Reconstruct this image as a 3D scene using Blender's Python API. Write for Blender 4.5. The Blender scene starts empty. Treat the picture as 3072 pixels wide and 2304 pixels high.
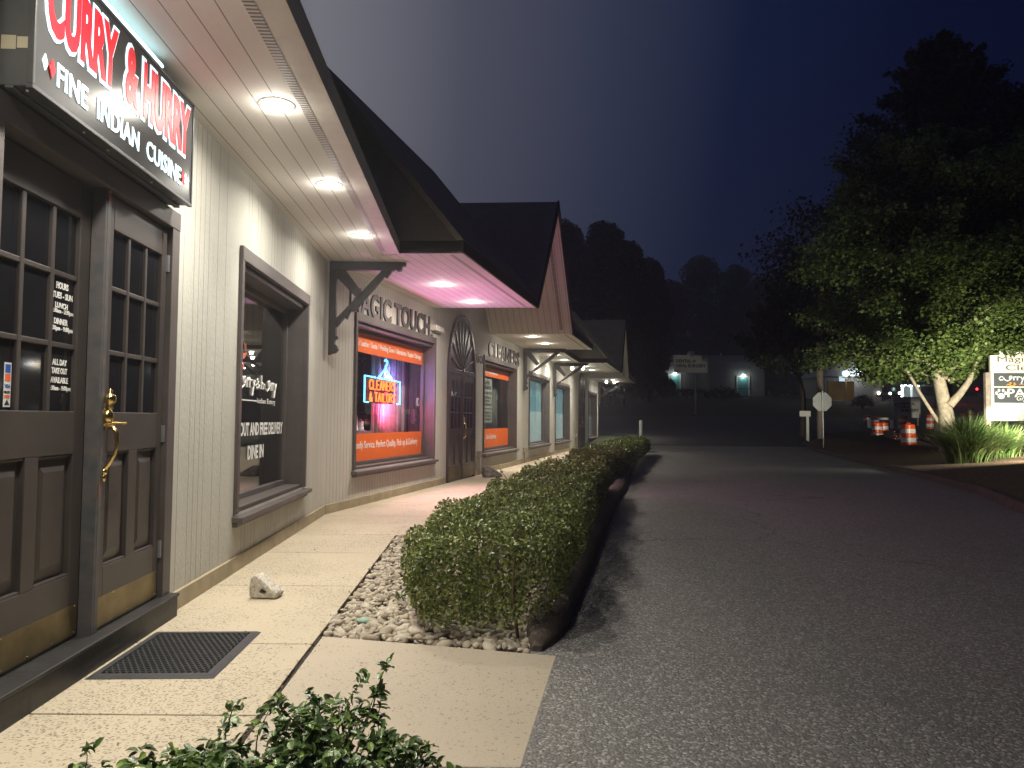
import bpy, math, random
import numpy as np
from mathutils import Vector, Matrix, Euler
random.seed(7); rng = np.random.default_rng(11)
sc = bpy.context.scene
COL = sc.collection
R = math.radians
HAZE = .0026

# ------------------------------------------------------------------ helpers
def tag(o, label, cat, group=None, kind=None):
    o['label'] = label; o['category'] = cat
    if group: o['group'] = group
    if kind: o['kind'] = kind
    return o

def empty(name, loc, label, cat, group=None, rz=0.0):
    o = bpy.data.objects.new(name, None); COL.objects.link(o)
    o.location = loc; o.rotation_euler = (0, 0, rz); o.empty_display_size = .1
    return tag(o, label, cat, group)

class Fr:
    """a wall frame: s along the wall, o outwards, z up"""
    def __init__(s, a, b):
        s.a = np.array(a, float); s.b = np.array(b, float)
        d = s.b - s.a; s.L = float(np.hypot(*d)); s.d = d / s.L; s.n = np.array([s.d[1], -s.d[0]])
    def __call__(s, u, o, z):
        p = s.a + s.d * u + s.n * o
        return (p[0], p[1], z)
    def inv(s, x, y):
        p = np.array([x, y]) - s.a
        return float(p @ s.d), float(p @ s.n)

class XY:
    """plain frame: x along s, -y outwards (facing the camera)"""
    def __init__(s, x=0, y=0, rz=0):
        s.x, s.y = x, y; s.c, s.sn = math.cos(rz), math.sin(rz)
    def __call__(s, u, o, z):
        return (s.x + s.c * u + s.sn * o, s.y + s.sn * u - s.c * o, z)

class MB:
    def __init__(s): s.v = []; s.f = []; s.m = []; s.uv = []; s.sm = []
    def add(s, vs, fs, mi=0, uvs=None, smooth=False):
        b = len(s.v); s.v += [tuple(map(float, p)) for p in vs]
        for k, f in enumerate(fs):
            s.f.append(tuple(b + i for i in f)); s.m.append(mi); s.sm.append(smooth)
            s.uv.append([uvs[i] for i in f] if uvs is not None else [(0, 0)] * len(f))
    def poly(s, vs, uvs=None, mi=0): s.add(vs, [tuple(range(len(vs)))], mi, uvs)
    def box(s, fr, s0, s1, o0, o1, z0, z1, mi=0):
        c = [fr(a, b, z) for z in (z0, z1) for (a, b) in ((s0, o0), (s1, o0), (s1, o1), (s0, o1))]
        s.add(c, [(0, 1, 2, 3), (7, 6, 5, 4), (0, 4, 5, 1), (1, 5, 6, 2), (2, 6, 7, 3), (3, 7, 4, 0)], mi)
    def prism(s, base, top, mi=0, smooth=False):
        n = len(base)
        s.add(list(base) + list(top), [tuple(range(n))[::-1], tuple(range(n, 2 * n))] +
              [(i, (i + 1) % n, n + (i + 1) % n, n + i) for i in range(n)], mi, smooth=smooth)
    def tube(s, pts, r, n=8, mi=0, cap=True, smooth=True):
        pts = [Vector(p) for p in pts]; k = len(pts)
        rs = r if isinstance(r, (list, tuple)) else [r] * k
        ref = None; vs = []
        for i, p in enumerate(pts):
            t = (pts[min(i + 1, k - 1)] - pts[max(i - 1, 0)])
            t = t.normalized() if t.length > 1e-9 else Vector((0, 0, 1))
            if ref is None:
                ref = Vector((1, 0, 0)) if abs(t.z) > .8 else Vector((0, 0, 1))
            a = (ref - t * ref.dot(t)).normalized(); b = t.cross(a); ref = a
            for j in range(n):
                w = 2 * math.pi * j / n
                vs.append(p + (a * math.cos(w) + b * math.sin(w)) * rs[i])
        fs = [(i * n + j, i * n + (j + 1) % n, (i + 1) * n + (j + 1) % n, (i + 1) * n + j) for i in range(k - 1) for j in range(n)]
        s.add(vs, fs, mi, smooth=smooth)
        if cap:
            s.add(vs[:n], [tuple(range(n))[::-1]], mi); s.add(vs[-n:], [tuple(range(n))], mi)
    def lathe(s, c, prof, n=24, mi=0, smooth=True):
        vs = []
        for (r, z) in prof:
            for j in range(n):
                w = 2 * math.pi * j / n
                vs.append((c[0] + r * math.cos(w), c[1] + r * math.sin(w), c[2] + z))
        k = len(prof)
        s.add(vs, [(i * n + j, i * n + (j + 1) % n, (i + 1) * n + (j + 1) % n, (i + 1) * n + j) for i in range(k - 1) for j in range(n)], mi, smooth=smooth)
    def ball(s, c, r, n=12, mi=0, sq=(1, 1, 1)):
        k = n // 2; vs = []
        for i in range(k + 1):
            t = math.pi * i / k
            for j in range(n):
                w = 2 * math.pi * j / n
                vs.append((c[0] + sq[0] * r * math.sin(t) * math.cos(w), c[1] + sq[1] * r * math.sin(t) * math.sin(w), c[2] - sq[2] * r * math.cos(t)))
        s.add(vs, [(i * n + j, i * n + (j + 1) % n, (i + 1) * n + (j + 1) % n, (i + 1) * n + j) for i in range(k) for j in range(n)], mi, smooth=True)
    def build(s, name, mats, parent=None, bevel=0.0, loc=None):
        mats = mats if isinstance(mats, (list, tuple)) else [mats]
        off = np.zeros(3)
        if parent is not None:
            off = np.array(world_loc(parent))
        elif loc is not None:
            off = np.array(loc, float)
        me = bpy.data.meshes.new(name)
        me.from_pydata([tuple(np.array(p) - off) for p in s.v], [], s.f)
        for m in mats: me.materials.append(m)
        me.polygons.foreach_set('material_index', s.m)
        me.polygons.foreach_set('use_smooth', s.sm)
        ul = me.uv_layers.new(name='UVMap')
        ul.data.foreach_set('uv', np.array([c for f in s.uv for c in f], dtype=np.float32).ravel())
        me.update()
        o = bpy.data.objects.new(name, me); COL.objects.link(o)
        if parent is not None: o.parent = parent
        elif loc is not None: o.location = loc
        if bevel:
            b = o.modifiers.new('Bevel', 'BEVEL'); b.width = bevel; b.segments = 2; b.limit_method = 'ANGLE'; b.angle_limit = R(50)
            b.harden_normals = False
        return o

def world_loc(o):
    p = Vector((0, 0, 0))
    while o is not None:
        p += o.location; o = o.parent
    return p

def np_mesh(name, V, F, mats, parent=None, loc=None, smooth=False, mi=None):
    """V (n,3) world coordinates, F (m,k)"""
    off = np.zeros(3)
    if parent is not None: off = np.array(world_loc(parent))
    elif loc is not None: off = np.array(loc, float)
    V = np.asarray(V, np.float64) - off; F = np.asarray(F, np.int32)
    me = bpy.data.meshes.new(name); m, k = F.shape
    me.vertices.add(len(V)); me.vertices.foreach_set('co', V.astype(np.float32).ravel())
    me.loops.add(m * k); me.loops.foreach_set('vertex_index', F.ravel())
    me.polygons.add(m); me.polygons.foreach_set('loop_start', np.arange(0, m * k, k, dtype=np.int32))
    if smooth: me.polygons.foreach_set('use_smooth', np.ones(m, bool))
    for mm in (mats if isinstance(mats, (list, tuple)) else [mats]): me.materials.append(mm)
    if mi is not None: me.polygons.foreach_set('material_index', np.asarray(mi, np.int32))
    me.update(calc_edges=True); me.validate()
    o = bpy.data.objects.new(name, me); COL.objects.link(o)
    if parent is not None: o.parent = parent
    elif loc is not None: o.location = loc
    return o

def copy_tree(o, parent=None):
    c = o.copy(); COL.objects.link(c)
    if parent is not None: c.parent = parent
    for ch in list(o.children): copy_tree(ch, c)
    return c

# ------------------------------------------------------------------ materials
class NT:
    def __init__(s, name):
        s.m = bpy.data.materials.new(name); s.m.use_nodes = True; s.t = s.m.node_tree
        s.b = s.t.nodes['Principled BSDF']; s.out = s.t.nodes['Material Output']
    def n(s, typ, **kw):
        x = s.t.nodes.new(typ)
        for k, v in kw.items():
            if k.startswith('i_'):
                x.inputs[k[2:].replace('_', ' ')].default_value = v
            else: setattr(x, k, v)
        return x
    def l(s, a, b): s.t.links.new(a, b)
    def set(s, **kw):
        for k, v in kw.items():
            i = s.b.inputs[k.replace('_', ' ')]
            if hasattr(v, 'is_output'): s.l(v, i)
            else: i.default_value = v
    def obj(s): return s.n('ShaderNodeTexCoord').outputs['Object']
    def uv(s): return s.n('ShaderNodeTexCoord').outputs['UV']
    def scale(s, vec, sc_):
        m = s.n('ShaderNodeMapping'); m.inputs['Scale'].default_value = sc_; s.l(vec, m.inputs['Vector']); return m.outputs[0]
    def noise(s, vec, scale, detail=4, rough=.55):
        x = s.n('ShaderNodeTexNoise'); x.inputs['Scale'].default_value = scale; x.inputs['Detail'].default_value = detail
        x.inputs['Roughness'].default_value = rough; s.l(vec, x.inputs['Vector']); return x.outputs['Fac']
    def voro(s, vec, scale, feat='F1', out='Distance'):
        x = s.n('ShaderNodeTexVoronoi'); x.feature = feat; x.inputs['Scale'].default_value = scale; s.l(vec, x.inputs['Vector']); return x.outputs[out]
    def ramp(s, fac, stops):
        x = s.n('ShaderNodeValToRGB'); e = x.color_ramp.elements
        while len(e) < len(stops): e.new(.5)
        for i, (p, c) in enumerate(stops):
            e[i].position = p; e[i].color = (c, c, c, 1) if isinstance(c, (int, float)) else (*c, 1)
        s.l(fac, x.inputs[0]); return x.outputs[0]
    def math(s, op, a, b=None, clamp=False):
        x = s.n('ShaderNodeMath'); x.operation = op; x.use_clamp = clamp
        for i, v in enumerate((a, b)):
            if v is None: continue
            if hasattr(v, 'is_output'): s.l(v, x.inputs[i])
            else: x.inputs[i].default_value = v
        return x.outputs[0]
    def mix(s, fac, a, b, blend='MIX'):
        x = s.n('ShaderNodeMix'); x.data_type = 'RGBA'; x.blend_type = blend
        for i, v in ((0, fac), (6, a), (7, b)):
            if hasattr(v, 'is_output'): s.l(v, x.inputs[i])
            else: x.inputs[i].default_value = v if i == 0 else (*v, 1)
        return x.outputs[2]
    def bump(s, h, strength=.5, dist=.01):
        x = s.n('ShaderNodeBump'); x.inputs['Strength'].default_value = strength; x.inputs['Distance'].default_value = dist
        s.l(h, x.inputs['Height']); s.l(x.outputs[0], s.b.inputs['Normal']); return x

def plain(name, col, rough=.5, metal=0., var=.15, scale=6., bump=0., bscale=40., spec=.5, alt=None):
    t = NT(name); v = t.obj(); f = t.noise(v, scale, 5)
    a = tuple(c * (1 - var) for c in col); b = tuple(min(1, c * (1 + var)) for c in col)
    if alt: b = alt
    t.set(Base_Color=t.ramp(f, [(.3, a), (.7, b)]), Roughness=rough, Metallic=metal)
    t.b.inputs['Specular IOR Level'].default_value = spec
    if bump: t.bump(t.noise(v, bscale, 6), bump, .004)
    return t.m

def emit(name, col, strength):
    t = NT(name); t.set(Base_Color=(*col, 1), Roughness=.5)
    t.b.inputs['Emission Color'].default_value = (*col, 1); t.b.inputs['Emission Strength'].default_value = strength
    return t.m

def siding(name, period, present, base, dark, rough_bump, wear):
    t = NT(name); uv = t.uv()
    sx = t.n('ShaderNodeSeparateXYZ'); t.l(uv, sx.inputs[0])
    u = t.math('DIVIDE', sx.outputs[0], period)
    cell = t.math('FLOOR', u); f = t.math('SUBTRACT', u, cell)
    wn = t.n('ShaderNodeTexWhiteNoise', noise_dimensions='1D'); t.l(cell, wn.inputs['W'])
    pres = t.math('LESS_THAN', wn.outputs['Value'], present)
    w = t.noise(t.scale(uv, (3, .8, 1)), 2., 2)
    fw = t.math('ADD', f, t.math('MULTIPLY', t.math('SUBTRACT', w, .5), .05))
    gr = t.math('MULTIPLY', t.math('LESS_THAN', t.math('ABSOLUTE', t.math('SUBTRACT', fw, .5)), .0036 / period), pres)
    grain = t.noise(t.scale(uv, (60, 2.2, 1)), 1.6, 6, .65)
    rough = t.noise(t.scale(uv, (26, 14, 1)), 1.6, 5, .6)
    blot = t.noise(t.scale(uv, (1.1, .5, 1)), 1.5, 4)
    c = t.ramp(blot, [(.3, tuple(x * .86 for x in base)), (.7, base)])
    streak = t.ramp(t.noise(t.scale(uv, (14, .7, 1)), 2.2, 6, .7), [(.56, 0.), (.75, 1.)])
    c = t.mix(t.math('MULTIPLY', streak, wear), c, tuple(x * .6 for x in base))
    chips = t.ramp(t.noise(t.scale(uv, (30, 8, 1)), 2.4, 3, .6), [(.69, 0.), (.72, 1.)])
    c = t.mix(t.math('MULTIPLY', chips, wear), c, tuple(x * .45 for x in base))
    dz_ = t.math('SUBTRACT', .42, sx.outputs[1]); dirt = t.math('MULTIPLY', t.math('MULTIPLY', dz_, 2.4, True), t.ramp(t.noise(t.scale(uv, (5, 2.2, 1)), 2., 6, .7), [(.42, 0.), (.68, 1.)]))
    c = t.mix(t.math('MULTIPLY', dirt, .55 if present > 0 and name != 'soffit_boards' else 0., True), c, tuple(x * .5 for x in base))
    c = t.mix(t.math('MULTIPLY', gr, .8), c, dark)
    t.set(Base_Color=c, Roughness=.78)
    h = t.math('ADD', t.math('MULTIPLY', grain, .35), t.math('MULTIPLY', rough, rough_bump))
    h = t.math('SUBTRACT', h, t.math('MULTIPLY', gr, 1.6))
    t.bump(h, .7, .006)
    return t.m

MT = {}
MT['sidingA'] = siding('rough_cream_siding', .088, .62, (.565, .55, .495), (.20, .18, .155), .9, .5)
MT['sidingB'] = siding('grooved_cream_siding', .094, 1.1, (.59, .575, .52), (.17, .15, .13), .35, .3)
MT['soffit'] = siding('soffit_boards', .135, 1.1, (.80, .77, .72), (.16, .14, .13), .05, .04)
MT['trim'] = plain('brown_trim_paint', (.088, .074, .07), .5, 0, .14, 5, .25, 60)
MT['trimdk'] = plain('dark_brown_paint', (.022, .0185, .018), .5, 0, .2, 7, .3, 50)
MT['door'] = plain('door_brown_paint', (.056, .046, .043), .42, 0, .12, 4, .12, 70)
MT['doorplum'] = plain('plum_brown_paint', (.050, .034, .036), .33, 0, .15, 4, .1, 60)
MT['edge'] = plain('worn_door_edge', (.085, .098, .108), .55, 0, .3, 14, .3, 40, alt=(.12, .10, .095))
MT['rust'] = plain('bare_wood_chip', (.30, .09, .05), .8)
MT['step'] = plain('worn_black_threshold', (.019, .018, .018), .5, 0, .35, 9, .5, 35)
MT['plinth'] = plain('plinth_board', (.36, .30, .20), .75, 0, .18, 5, .3, 50)
MT['brass'] = plain('polished_brass', (.83, .62, .25), .2, 1., .08, 10)
MT['kick'] = plain('tarnished_brass', (.25, .20, .11), .45, 1., .22, 7, .12, 60)
MT['white'] = plain('white_paint', (.78, .77, .74), .5, 0, .05, 6)
MT['cream'] = plain('cream_paint', (.66, .63, .57), .6, 0, .08, 6)
MT['steel'] = plain('grey_steel', (.35, .36, .38), .38, .7, .15, 8)
MT['black'] = plain('black_plastic', (.02, .02, .021), .45, 0, .2, 10)
MT['rubber'] = plain('black_rubber', (.032, .032, .034), .62, 0, .3, 12, .25, 80)
MT['letter'] = plain('brown_letter_paint', (.058, .050, .049), .42, 0, .1, 5)
MT['signface'] = plain('charcoal_sign_face', (.066, .066, .068), .20, 0, .12, 3, .03, 60, .15)
MT['signbox'] = plain('charcoal_sign_metal', (.050, .052, .056), .45, 0, .12, 4)
MT['orange'] = plain('orange_vinyl', (.72, .135, .02), .4, 0, .04, 3)
MT['vinyl'] = plain('white_vinyl', (.80, .79, .77), .5, 0, .02, 3)
MT['coral'] = plain('coral_vinyl', (.80, .17, .10), .5, 0, .03, 3)
MT['fabric'] = plain('pale_curtain', (.58, .54, .52), .9, 0, .06, 5, .3, 120)
MT['greyfab'] = plain('grey_curtain', (.30, .31, .29), .9, 0, .08, 5, .3, 120)
MT['roomdk'] = plain('dark_room', (.06, .055, .055), .9, 0, .2, 2)
MT['roomlt'] = plain('pale_room', (.30, .29, .27), .9, 0, .1, 2)
MT['greencase'] = plain('dark_green_plastic', (.04, .07, .055), .4)
MT['paper'] = plain('paper', (.62, .63, .59), .8, 0, .04, 4)
MT['ink'] = plain('black_ink', (.02, .02, .02), .6)
MT['bark'] = plain('smooth_bark', (.40, .34, .26), .85, 0, .3, 9, .8, 22)
MT['darkbark'] = plain('dark_bark', (.07, .055, .045), .9, 0, .3, 9, .7, 20)
MT['twig'] = plain('brown_twig', (.13, .095, .06), .8, 0, .3, 20)
MT['roof'] = None
MT['charcoalwall'] = plain('grey_render', (.36, .35, .33), .8, 0, .12, 1.2)
MT['teal'] = plain('teal_door_paint', (.12, .36, .36), .5, 0, .08, 3)
MT['tealaw'] = plain('teal_canvas', (.05, .24, .22), .8, 0, .1, 3)
MT['cartop'] = plain('dark_car_paint', (.03, .03, .035), .25, .3, .05, 3)
MT['tyre'] = plain('tyre_rubber', (.015, .015, .015), .8)
MT['drum_o'] = plain('orange_reflective_sheet', (.78, .085, .012), .38, 0, .1, 5)
MT['drum_w'] = plain('white_reflective_sheet', (.70, .70, .68), .36, 0, .12, 5)
MT['signwhite'] = plain('sign_white_paint', (.74, .72, .65), .5, 0, .04, 3)
MT['signslate'] = plain('slate_sign_panel', (.075, .085, .10), .45, 0, .05, 3)
MT['post'] = plain('weathered_post', (.30, .25, .21), .8, 0, .25, 7, .5, 30)
MT['orangeart'] = plain('orange_sign_art', (.75, .32, .04), .5)
MT['tan'] = plain('tan_wall_paint', (.48, .34, .13), .7, 0, .1, 2)
MT['aluback'] = plain('bare_aluminium_sheet', (.42, .43, .44), .45, .2, .12, 4)
MT['stone'] = plain('pale_granite', (.50, .46, .39), .85, 0, .45, 60, .9, 70)
MT['stonegrey'] = plain('grey_fieldstone', (.25, .23, .21), .85, 0, .4, 30, .8, 40)
MT['pinkflower'] = plain('pink_blossom', (.62, .20, .22), .7, 0, .3, 30)

def m_roof():
    t = NT('charcoal_shingles'); v = t.obj()
    f = t.noise(v, 3., 6, .7); g = t.noise(v, 60, 4)
    t.set(Base_Color=t.ramp(t.math('ADD', t.math('MULTIPLY', f, .6), t.math('MULTIPLY', g, .4)), [(.3, (.20, .185, .165)), (.7, (.30, .28, .25))]), Roughness=.9)
    sx = t.n('ShaderNodeSeparateXYZ'); t.l(v, sx.inputs[0])
    z = t.math('FRACT', t.math('MULTIPLY', sx.outputs[2], 8.))
    t.bump(t.math('ADD', z, t.math('MULTIPLY', g, .4)), .6, .01)
    return t.m
MT['roof'] = m_roof()

def m_vent():
    t = NT('vent_louvres'); uv = t.uv(); sx = t.n('ShaderNodeSeparateXYZ'); t.l(uv, sx.inputs[0])
    f = t.math('FRACT', t.math('DIVIDE', sx.outputs[1], .034))
    g = t.math('LESS_THAN', f, .5)
    t.set(Base_Color=t.mix(g, (.62, .60, .56), (.13, .12, .115)), Roughness=.6)
    t.bump(g, .5, .004); return t.m
MT['vent'] = m_vent()

def m_concrete(name, light, dark, agg):
    t = NT(name); v = t.obj()
    vd = t.n('ShaderNodeMapping'); vd.inputs['Scale'].default_value = (1, 1, .2); t.l(v, vd.inputs[0]); vv = vd.outputs[0]
    wob = t.n('ShaderNodeTexNoise'); wob.inputs['Scale'].default_value = 45; t.l(vv, wob.inputs['Vector'])
    warp = t.n('ShaderNodeVectorMath', operation='MULTIPLY_ADD'); t.l(wob.outputs['Color'], warp.inputs[0]); warp.inputs[1].default_value = (.016,) * 3; t.l(vv, warp.inputs[2])
    vo = t.voro(warp.outputs[0], 72., 'F1'); vcol = t.voro(warp.outputs[0], 72., 'F1', 'Color')
    sx = t.n('ShaderNodeSeparateColor'); t.l(vcol, sx.inputs[0])
    mask = t.ramp(t.noise(vv, 1.1, 6, .62), [(.40, 0.03), (.56, .9)])
    pick = t.math('LESS_THAN', sx.outputs[0], t.math('MULTIPLY', mask, agg))
    peb = t.math('MULTIPLY', pick, t.math('LESS_THAN', vo, .42))
    stain = t.noise(vv, .7, 6, .6)
    base = t.ramp(stain, [(.3, tuple(c * .80 for c in light)), (.7, light)])
    fine = t.noise(vv, 160, 3, .7)
    base = t.mix(.25, base, t.ramp(fine, [(.3, tuple(c * .6 for c in light)), (.7, tuple(min(1, c * 1.2) for c in light))]))
    pc = t.ramp(sx.outputs[1], [(0., dark), (.7, tuple(c * 2.4 for c in dark)), (1., tuple(c * .8 for c in light))])
    pits = t.math('LESS_THAN', t.noise(vv, 55, 2, .5), .33)
    base = t.mix(t.math('MULTIPLY', pits, .35), base, dark)
    t.set(Base_Color=t.mix(t.math('MULTIPLY', peb, .85), base, pc), Roughness=.85)
    h = t.math('SUBTRACT', t.math('MULTIPLY', fine, .3), t.math('MULTIPLY', peb, .5))
    t.bump(h, .6, .004); return t.m
MT['walk'] = m_concrete('exposed_aggregate_concrete', (.52, .445, .325), (.13, .108, .082), .95)
MT['apron'] = m_concrete('apron_concrete', (.48, .41, .315), (.19, .16, .125), .5)

def m_asphalt():
    t = NT('asphalt'); v = t.obj()
    vo = t.voro(v, 92, 'F1', 'Color'); s = t.n('ShaderNodeSeparateColor'); t.l(vo, s.inputs[0])
    d = t.voro(v, 92, 'F1')
    big = t.noise(v, .5, 6, .6); mid = t.noise(v, 7, 5, .6)
    c = t.ramp(s.outputs[0], [(0., (.085, .082, .080)), (.5, (.19, .181, .172)), (.82, (.32, .305, .29)), (.95, (.62, .60, .56))])
    c = t.mix(.42, c, t.ramp(big, [(.3, (.17, .161, .153)), (.7, (.25, .238, .227))]), 'MIX')
    c = t.mix(t.math('MULTIPLY', mid, .3), c, (.11, .105, .10))
    st = t.ramp(t.noise(t.scale(v, (1, .35, 1)), 1.3, 7, .7), [(.55, 0.), (.72, 1.)]); c = t.mix(t.math('MULTIPLY', st, .3), c, (.10, .095, .09))
    cr = t.n('ShaderNodeTexVoronoi'); cr.feature = 'DISTANCE_TO_EDGE'; cr.inputs['Scale'].default_value = .22
    wv = t.n('ShaderNodeTexNoise'); wv.inputs['Scale'].default_value = 1.2; wv.inputs['Detail'].default_value = 6; t.l(v, wv.inputs['Vector'])
    wa = t.n('ShaderNodeVectorMath', operation='MULTIPLY_ADD'); t.l(wv.outputs['Color'], wa.inputs[0]); wa.inputs[1].default_value = (1.2,) * 3; t.l(v, wa.inputs[2]); t.l(wa.outputs[0], cr.inputs['Vector'])
    ck = t.math('LESS_THAN', cr.outputs['Distance'], .0016); c = t.mix(t.math('MULTIPLY', ck, .75), c, (.05, .047, .045))
    t.set(Base_Color=c, Roughness=.8)
    t.bump(t.math('ADD', t.math('MULTIPLY', d, -1.), t.math('MULTIPLY', s.outputs[1], .6)), .8, .006)
    return t.m
MT['asphalt'] = m_asphalt(); MT['unlitasphalt'] = plain('unlit_darkened_asphalt', (.05, .049, .048), .85, 0, .2, 2, .5, 80)  # second asphalt is darkened by colour, for the far road lying unlit

def m_mulch():
    t = NT('bark_mulch'); v = t.obj()
    ch = t.voro(t.scale(v, (1, 2.2, 1)), 26, 'F1', 'Color'); s = t.n('ShaderNodeSeparateColor'); t.l(ch, s.inputs[0])
    t.set(Base_Color=t.mix(t.math('MULTIPLY', t.noise(v, .9, 5), .6), t.ramp(s.outputs[0], [(0., (.05, .028, .016)), (.6, (.14, .08, .045)), (1., (.30, .19, .11))]), (.07, .045, .028)), Roughness=.95)
    t.bump(s.outputs[1], .9, .03); return t.m
MT['mulch'] = m_mulch()
MT['soil'] = plain('dark_soil', (.035, .027, .02), .95, 0, .4, 9, .8, 30)
MT['terrain'] = plain('dark_turf', (.030, .040, .018), .95, 0, .4, 1.2, .8, 8)
MT['kerb'] = None
def m_kerb():
    t = NT('tarred_kerb'); v = t.obj()
    f = t.noise(v, 5, 6, .7); g = t.noise(v, 90, 3)
    t.set(Base_Color=t.ramp(f, [(.3, (.045, .035, .028)), (.55, (.08, .060, .047)), (.75, (.14, .105, .08))]), Roughness=.9)
    t.bump(t.math('ADD', f, t.math('MULTIPLY', g, .4)), .8, .012); return t.m
MT['kerb'] = m_kerb()
def m_pebble():
    t = NT('river_pebbles'); g = t.n('ShaderNodeNewGeometry').outputs['Random Per Island']
    c = t.ramp(g, [(0., (.15, .11, .075)), (.25, (.32, .26, .18)), (.5, (.44, .37, .27)), (.8, (.54, .48, .38)), (1., (.26, .23, .20))])
    c = t.mix(.25, c, t.ramp(t.noise(t.obj(), 60, 4), [(.3, (.2, .16, .12)), (.7, (.6, .54, .45))]))
    t.set(Base_Color=c, Roughness=.75); return t.m
MT['pebble'] = m_pebble()

def leafmat(name, stops, rough=.35, spec=.5, trans=.12):
    t = NT(name); g = t.n('ShaderNodeNewGeometry').outputs['Random Per Island']
    c = t.ramp(g, stops); t.set(Base_Color=c, Roughness=rough); t.b.inputs['Specular IOR Level'].default_value = spec
    if trans:
        tr = t.n('ShaderNodeBsdfTranslucent'); t.l(c, tr.inputs[0])
        mx = t.n('ShaderNodeMixShader'); mx.inputs[0].default_value = trans
        t.l(t.b.outputs[0], mx.inputs[1]); t.l(tr.outputs[0], mx.inputs[2]); t.l(mx.outputs[0], t.out.inputs[0])
    return t.m
MT['holly'] = leafmat('holly_leaves', [(0., (.045, .080, .030)), (.5, (.095, .155, .048)), (.85, (.155, .235, .06)), (1., (.26, .37, .085))], .30, .55, .2)
MT['box'] = leafmat('clipped_hedge_leaves', [(0., (.055, .076, .022)), (.4, (.14, .175, .048)), (.8, (.225, .265, .075)), (1., (.36, .41, .11))], .34, .55, .22)
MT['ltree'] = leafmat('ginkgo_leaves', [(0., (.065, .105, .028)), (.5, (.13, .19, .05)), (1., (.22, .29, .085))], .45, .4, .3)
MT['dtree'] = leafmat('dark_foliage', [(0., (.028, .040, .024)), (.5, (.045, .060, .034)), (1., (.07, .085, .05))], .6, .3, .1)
MT['grass'] = leafmat('fountain_grass', [(0., (.06, .11, .03)), (.5, (.13, .21, .06)), (.85, (.23, .32, .11)), (1., (.42, .40, .22))], .45, .4, .25)

def m_glass(name, tint=(1, 1, 1), lift=.0, rough=.0):
    t = NT(name); t.t.nodes.remove(t.b)
    fr = t.n('ShaderNodeFresnel'); gm = t.n('ShaderNodeNewGeometry'); t.l(t.math('SUBTRACT', 1.5, t.math('MULTIPLY', gm.outputs['Backfacing'], 1.5 - 1 / 1.5)), fr.inputs[0])
    tr = t.n('ShaderNodeBsdfTransparent'); tr.inputs[0].default_value = (*tint, 1)
    gl = t.n('ShaderNodeBsdfGlossy'); gl.inputs['Roughness'].default_value = rough
    mx = t.n('ShaderNodeMixShader'); t.l(t.math('ADD', fr.outputs[0], lift, True), mx.inputs[0]); t.l(tr.outputs[0], mx.inputs[1]); t.l(gl.outputs[0], mx.inputs[2])
    t.l(mx.outputs[0], t.out.inputs[0]); return t.m
MT['glass'] = m_glass('window_glass', (.92, .95, .94), .03)
MT['darkglass'] = plain('dark_door_glass', (.012, .012, .014), .06, 0, .2, 3)
MT['lens'] = emit('lamp_lens', (1., .95, .82), 14)
MT['signglow'] = emit('backlit_white_acrylic', (.72, .92, 1.), .95)
MT['redglow'] = emit('backlit_red_acrylic', (.50, .005, .014), 1.15)
MT['tubeglow'] = emit('cyan_fluorescent_tube', (.62, .93, 1.), 2.6)
MT['neonblue'] = emit('blue_neon', (.12, .62, 1.), 5.5)
MT['neonred'] = emit('red_neon', (1., .16, .02), 4.2)
MT['filmhi'] = emit('lit_blue_blind', (.27, .52, .60), .55)
MT['filmlo'] = emit('lit_frosted_film', (.60, .76, .76), .72)
MT['filmdim'] = emit('dim_frosted_film', (.45, .50, .48), .30)
MT['filmdk'] = emit('dim_green_blind', (.22, .26, .20), .10)
MT['headlight'] = emit('headlight_lens', (1., .95, .8), 25)
MT['taillight'] = emit('taillight_lens', (1., .02, .03), 12)
MT['globe'] = emit('globe_lamp', (.75, .8, 1.), 1.6)
MT['coldlamp'] = emit('cold_lamp', (.75, .95, 1.), 10)
MT['housewin'] = emit('lit_house_window', (.55, .75, .85), .9)

# ------------------------------------------------------------------ text
_tc = {}
def text_geo(txt, bold=0., ext=0., spacing=1., shear=0.):
    key = (txt, bold, ext, spacing, shear)
    if key not in _tc:
        cu = bpy.data.curves.new('lettering', 'FONT'); cu.body = txt; cu.offset = bold; cu.extrude = ext; cu.space_character = spacing; cu.shear = shear
        cu.resolution_u = 3
        o = bpy.data.objects.new('lettering', cu); COL.objects.link(o)
        dg = bpy.context.evaluated_depsgraph_get(); me = bpy.data.meshes.new_from_object(o.evaluated_get(dg))
        V = np.array([v.co[:] for v in me.vertices]); F = [tuple(p.vertices) for p in me.polygons]
        bpy.data.objects.remove(o); bpy.data.curves.remove(cu); bpy.data.meshes.remove(me)
        _tc[key] = (V, F)
    return _tc[key]

def text(mb, fr, txt, s0, s1, z0, z1, o, depth=.003, bold=.012, spacing=1., mi=0, shear=0., warp=None):
    V, F = text_geo(txt, bold, .1, spacing, shear)
    lo, hi = V.min(0), V.max(0)
    u = s0 + (V[:, 0] - lo[0]) / (hi[0] - lo[0]) * (s1 - s0)
    w = z0 + (V[:, 1] - lo[1]) / (hi[1] - lo[1]) * (z1 - z0)
    e = o + (V[:, 2] - lo[2]) / max(1e-9, hi[2] - lo[2]) * depth
    if warp is not None: w = warp(u, w)
    mb.add([fr(a, c, b) for a, b, c in zip(u, w, e)], F, mi)

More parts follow.
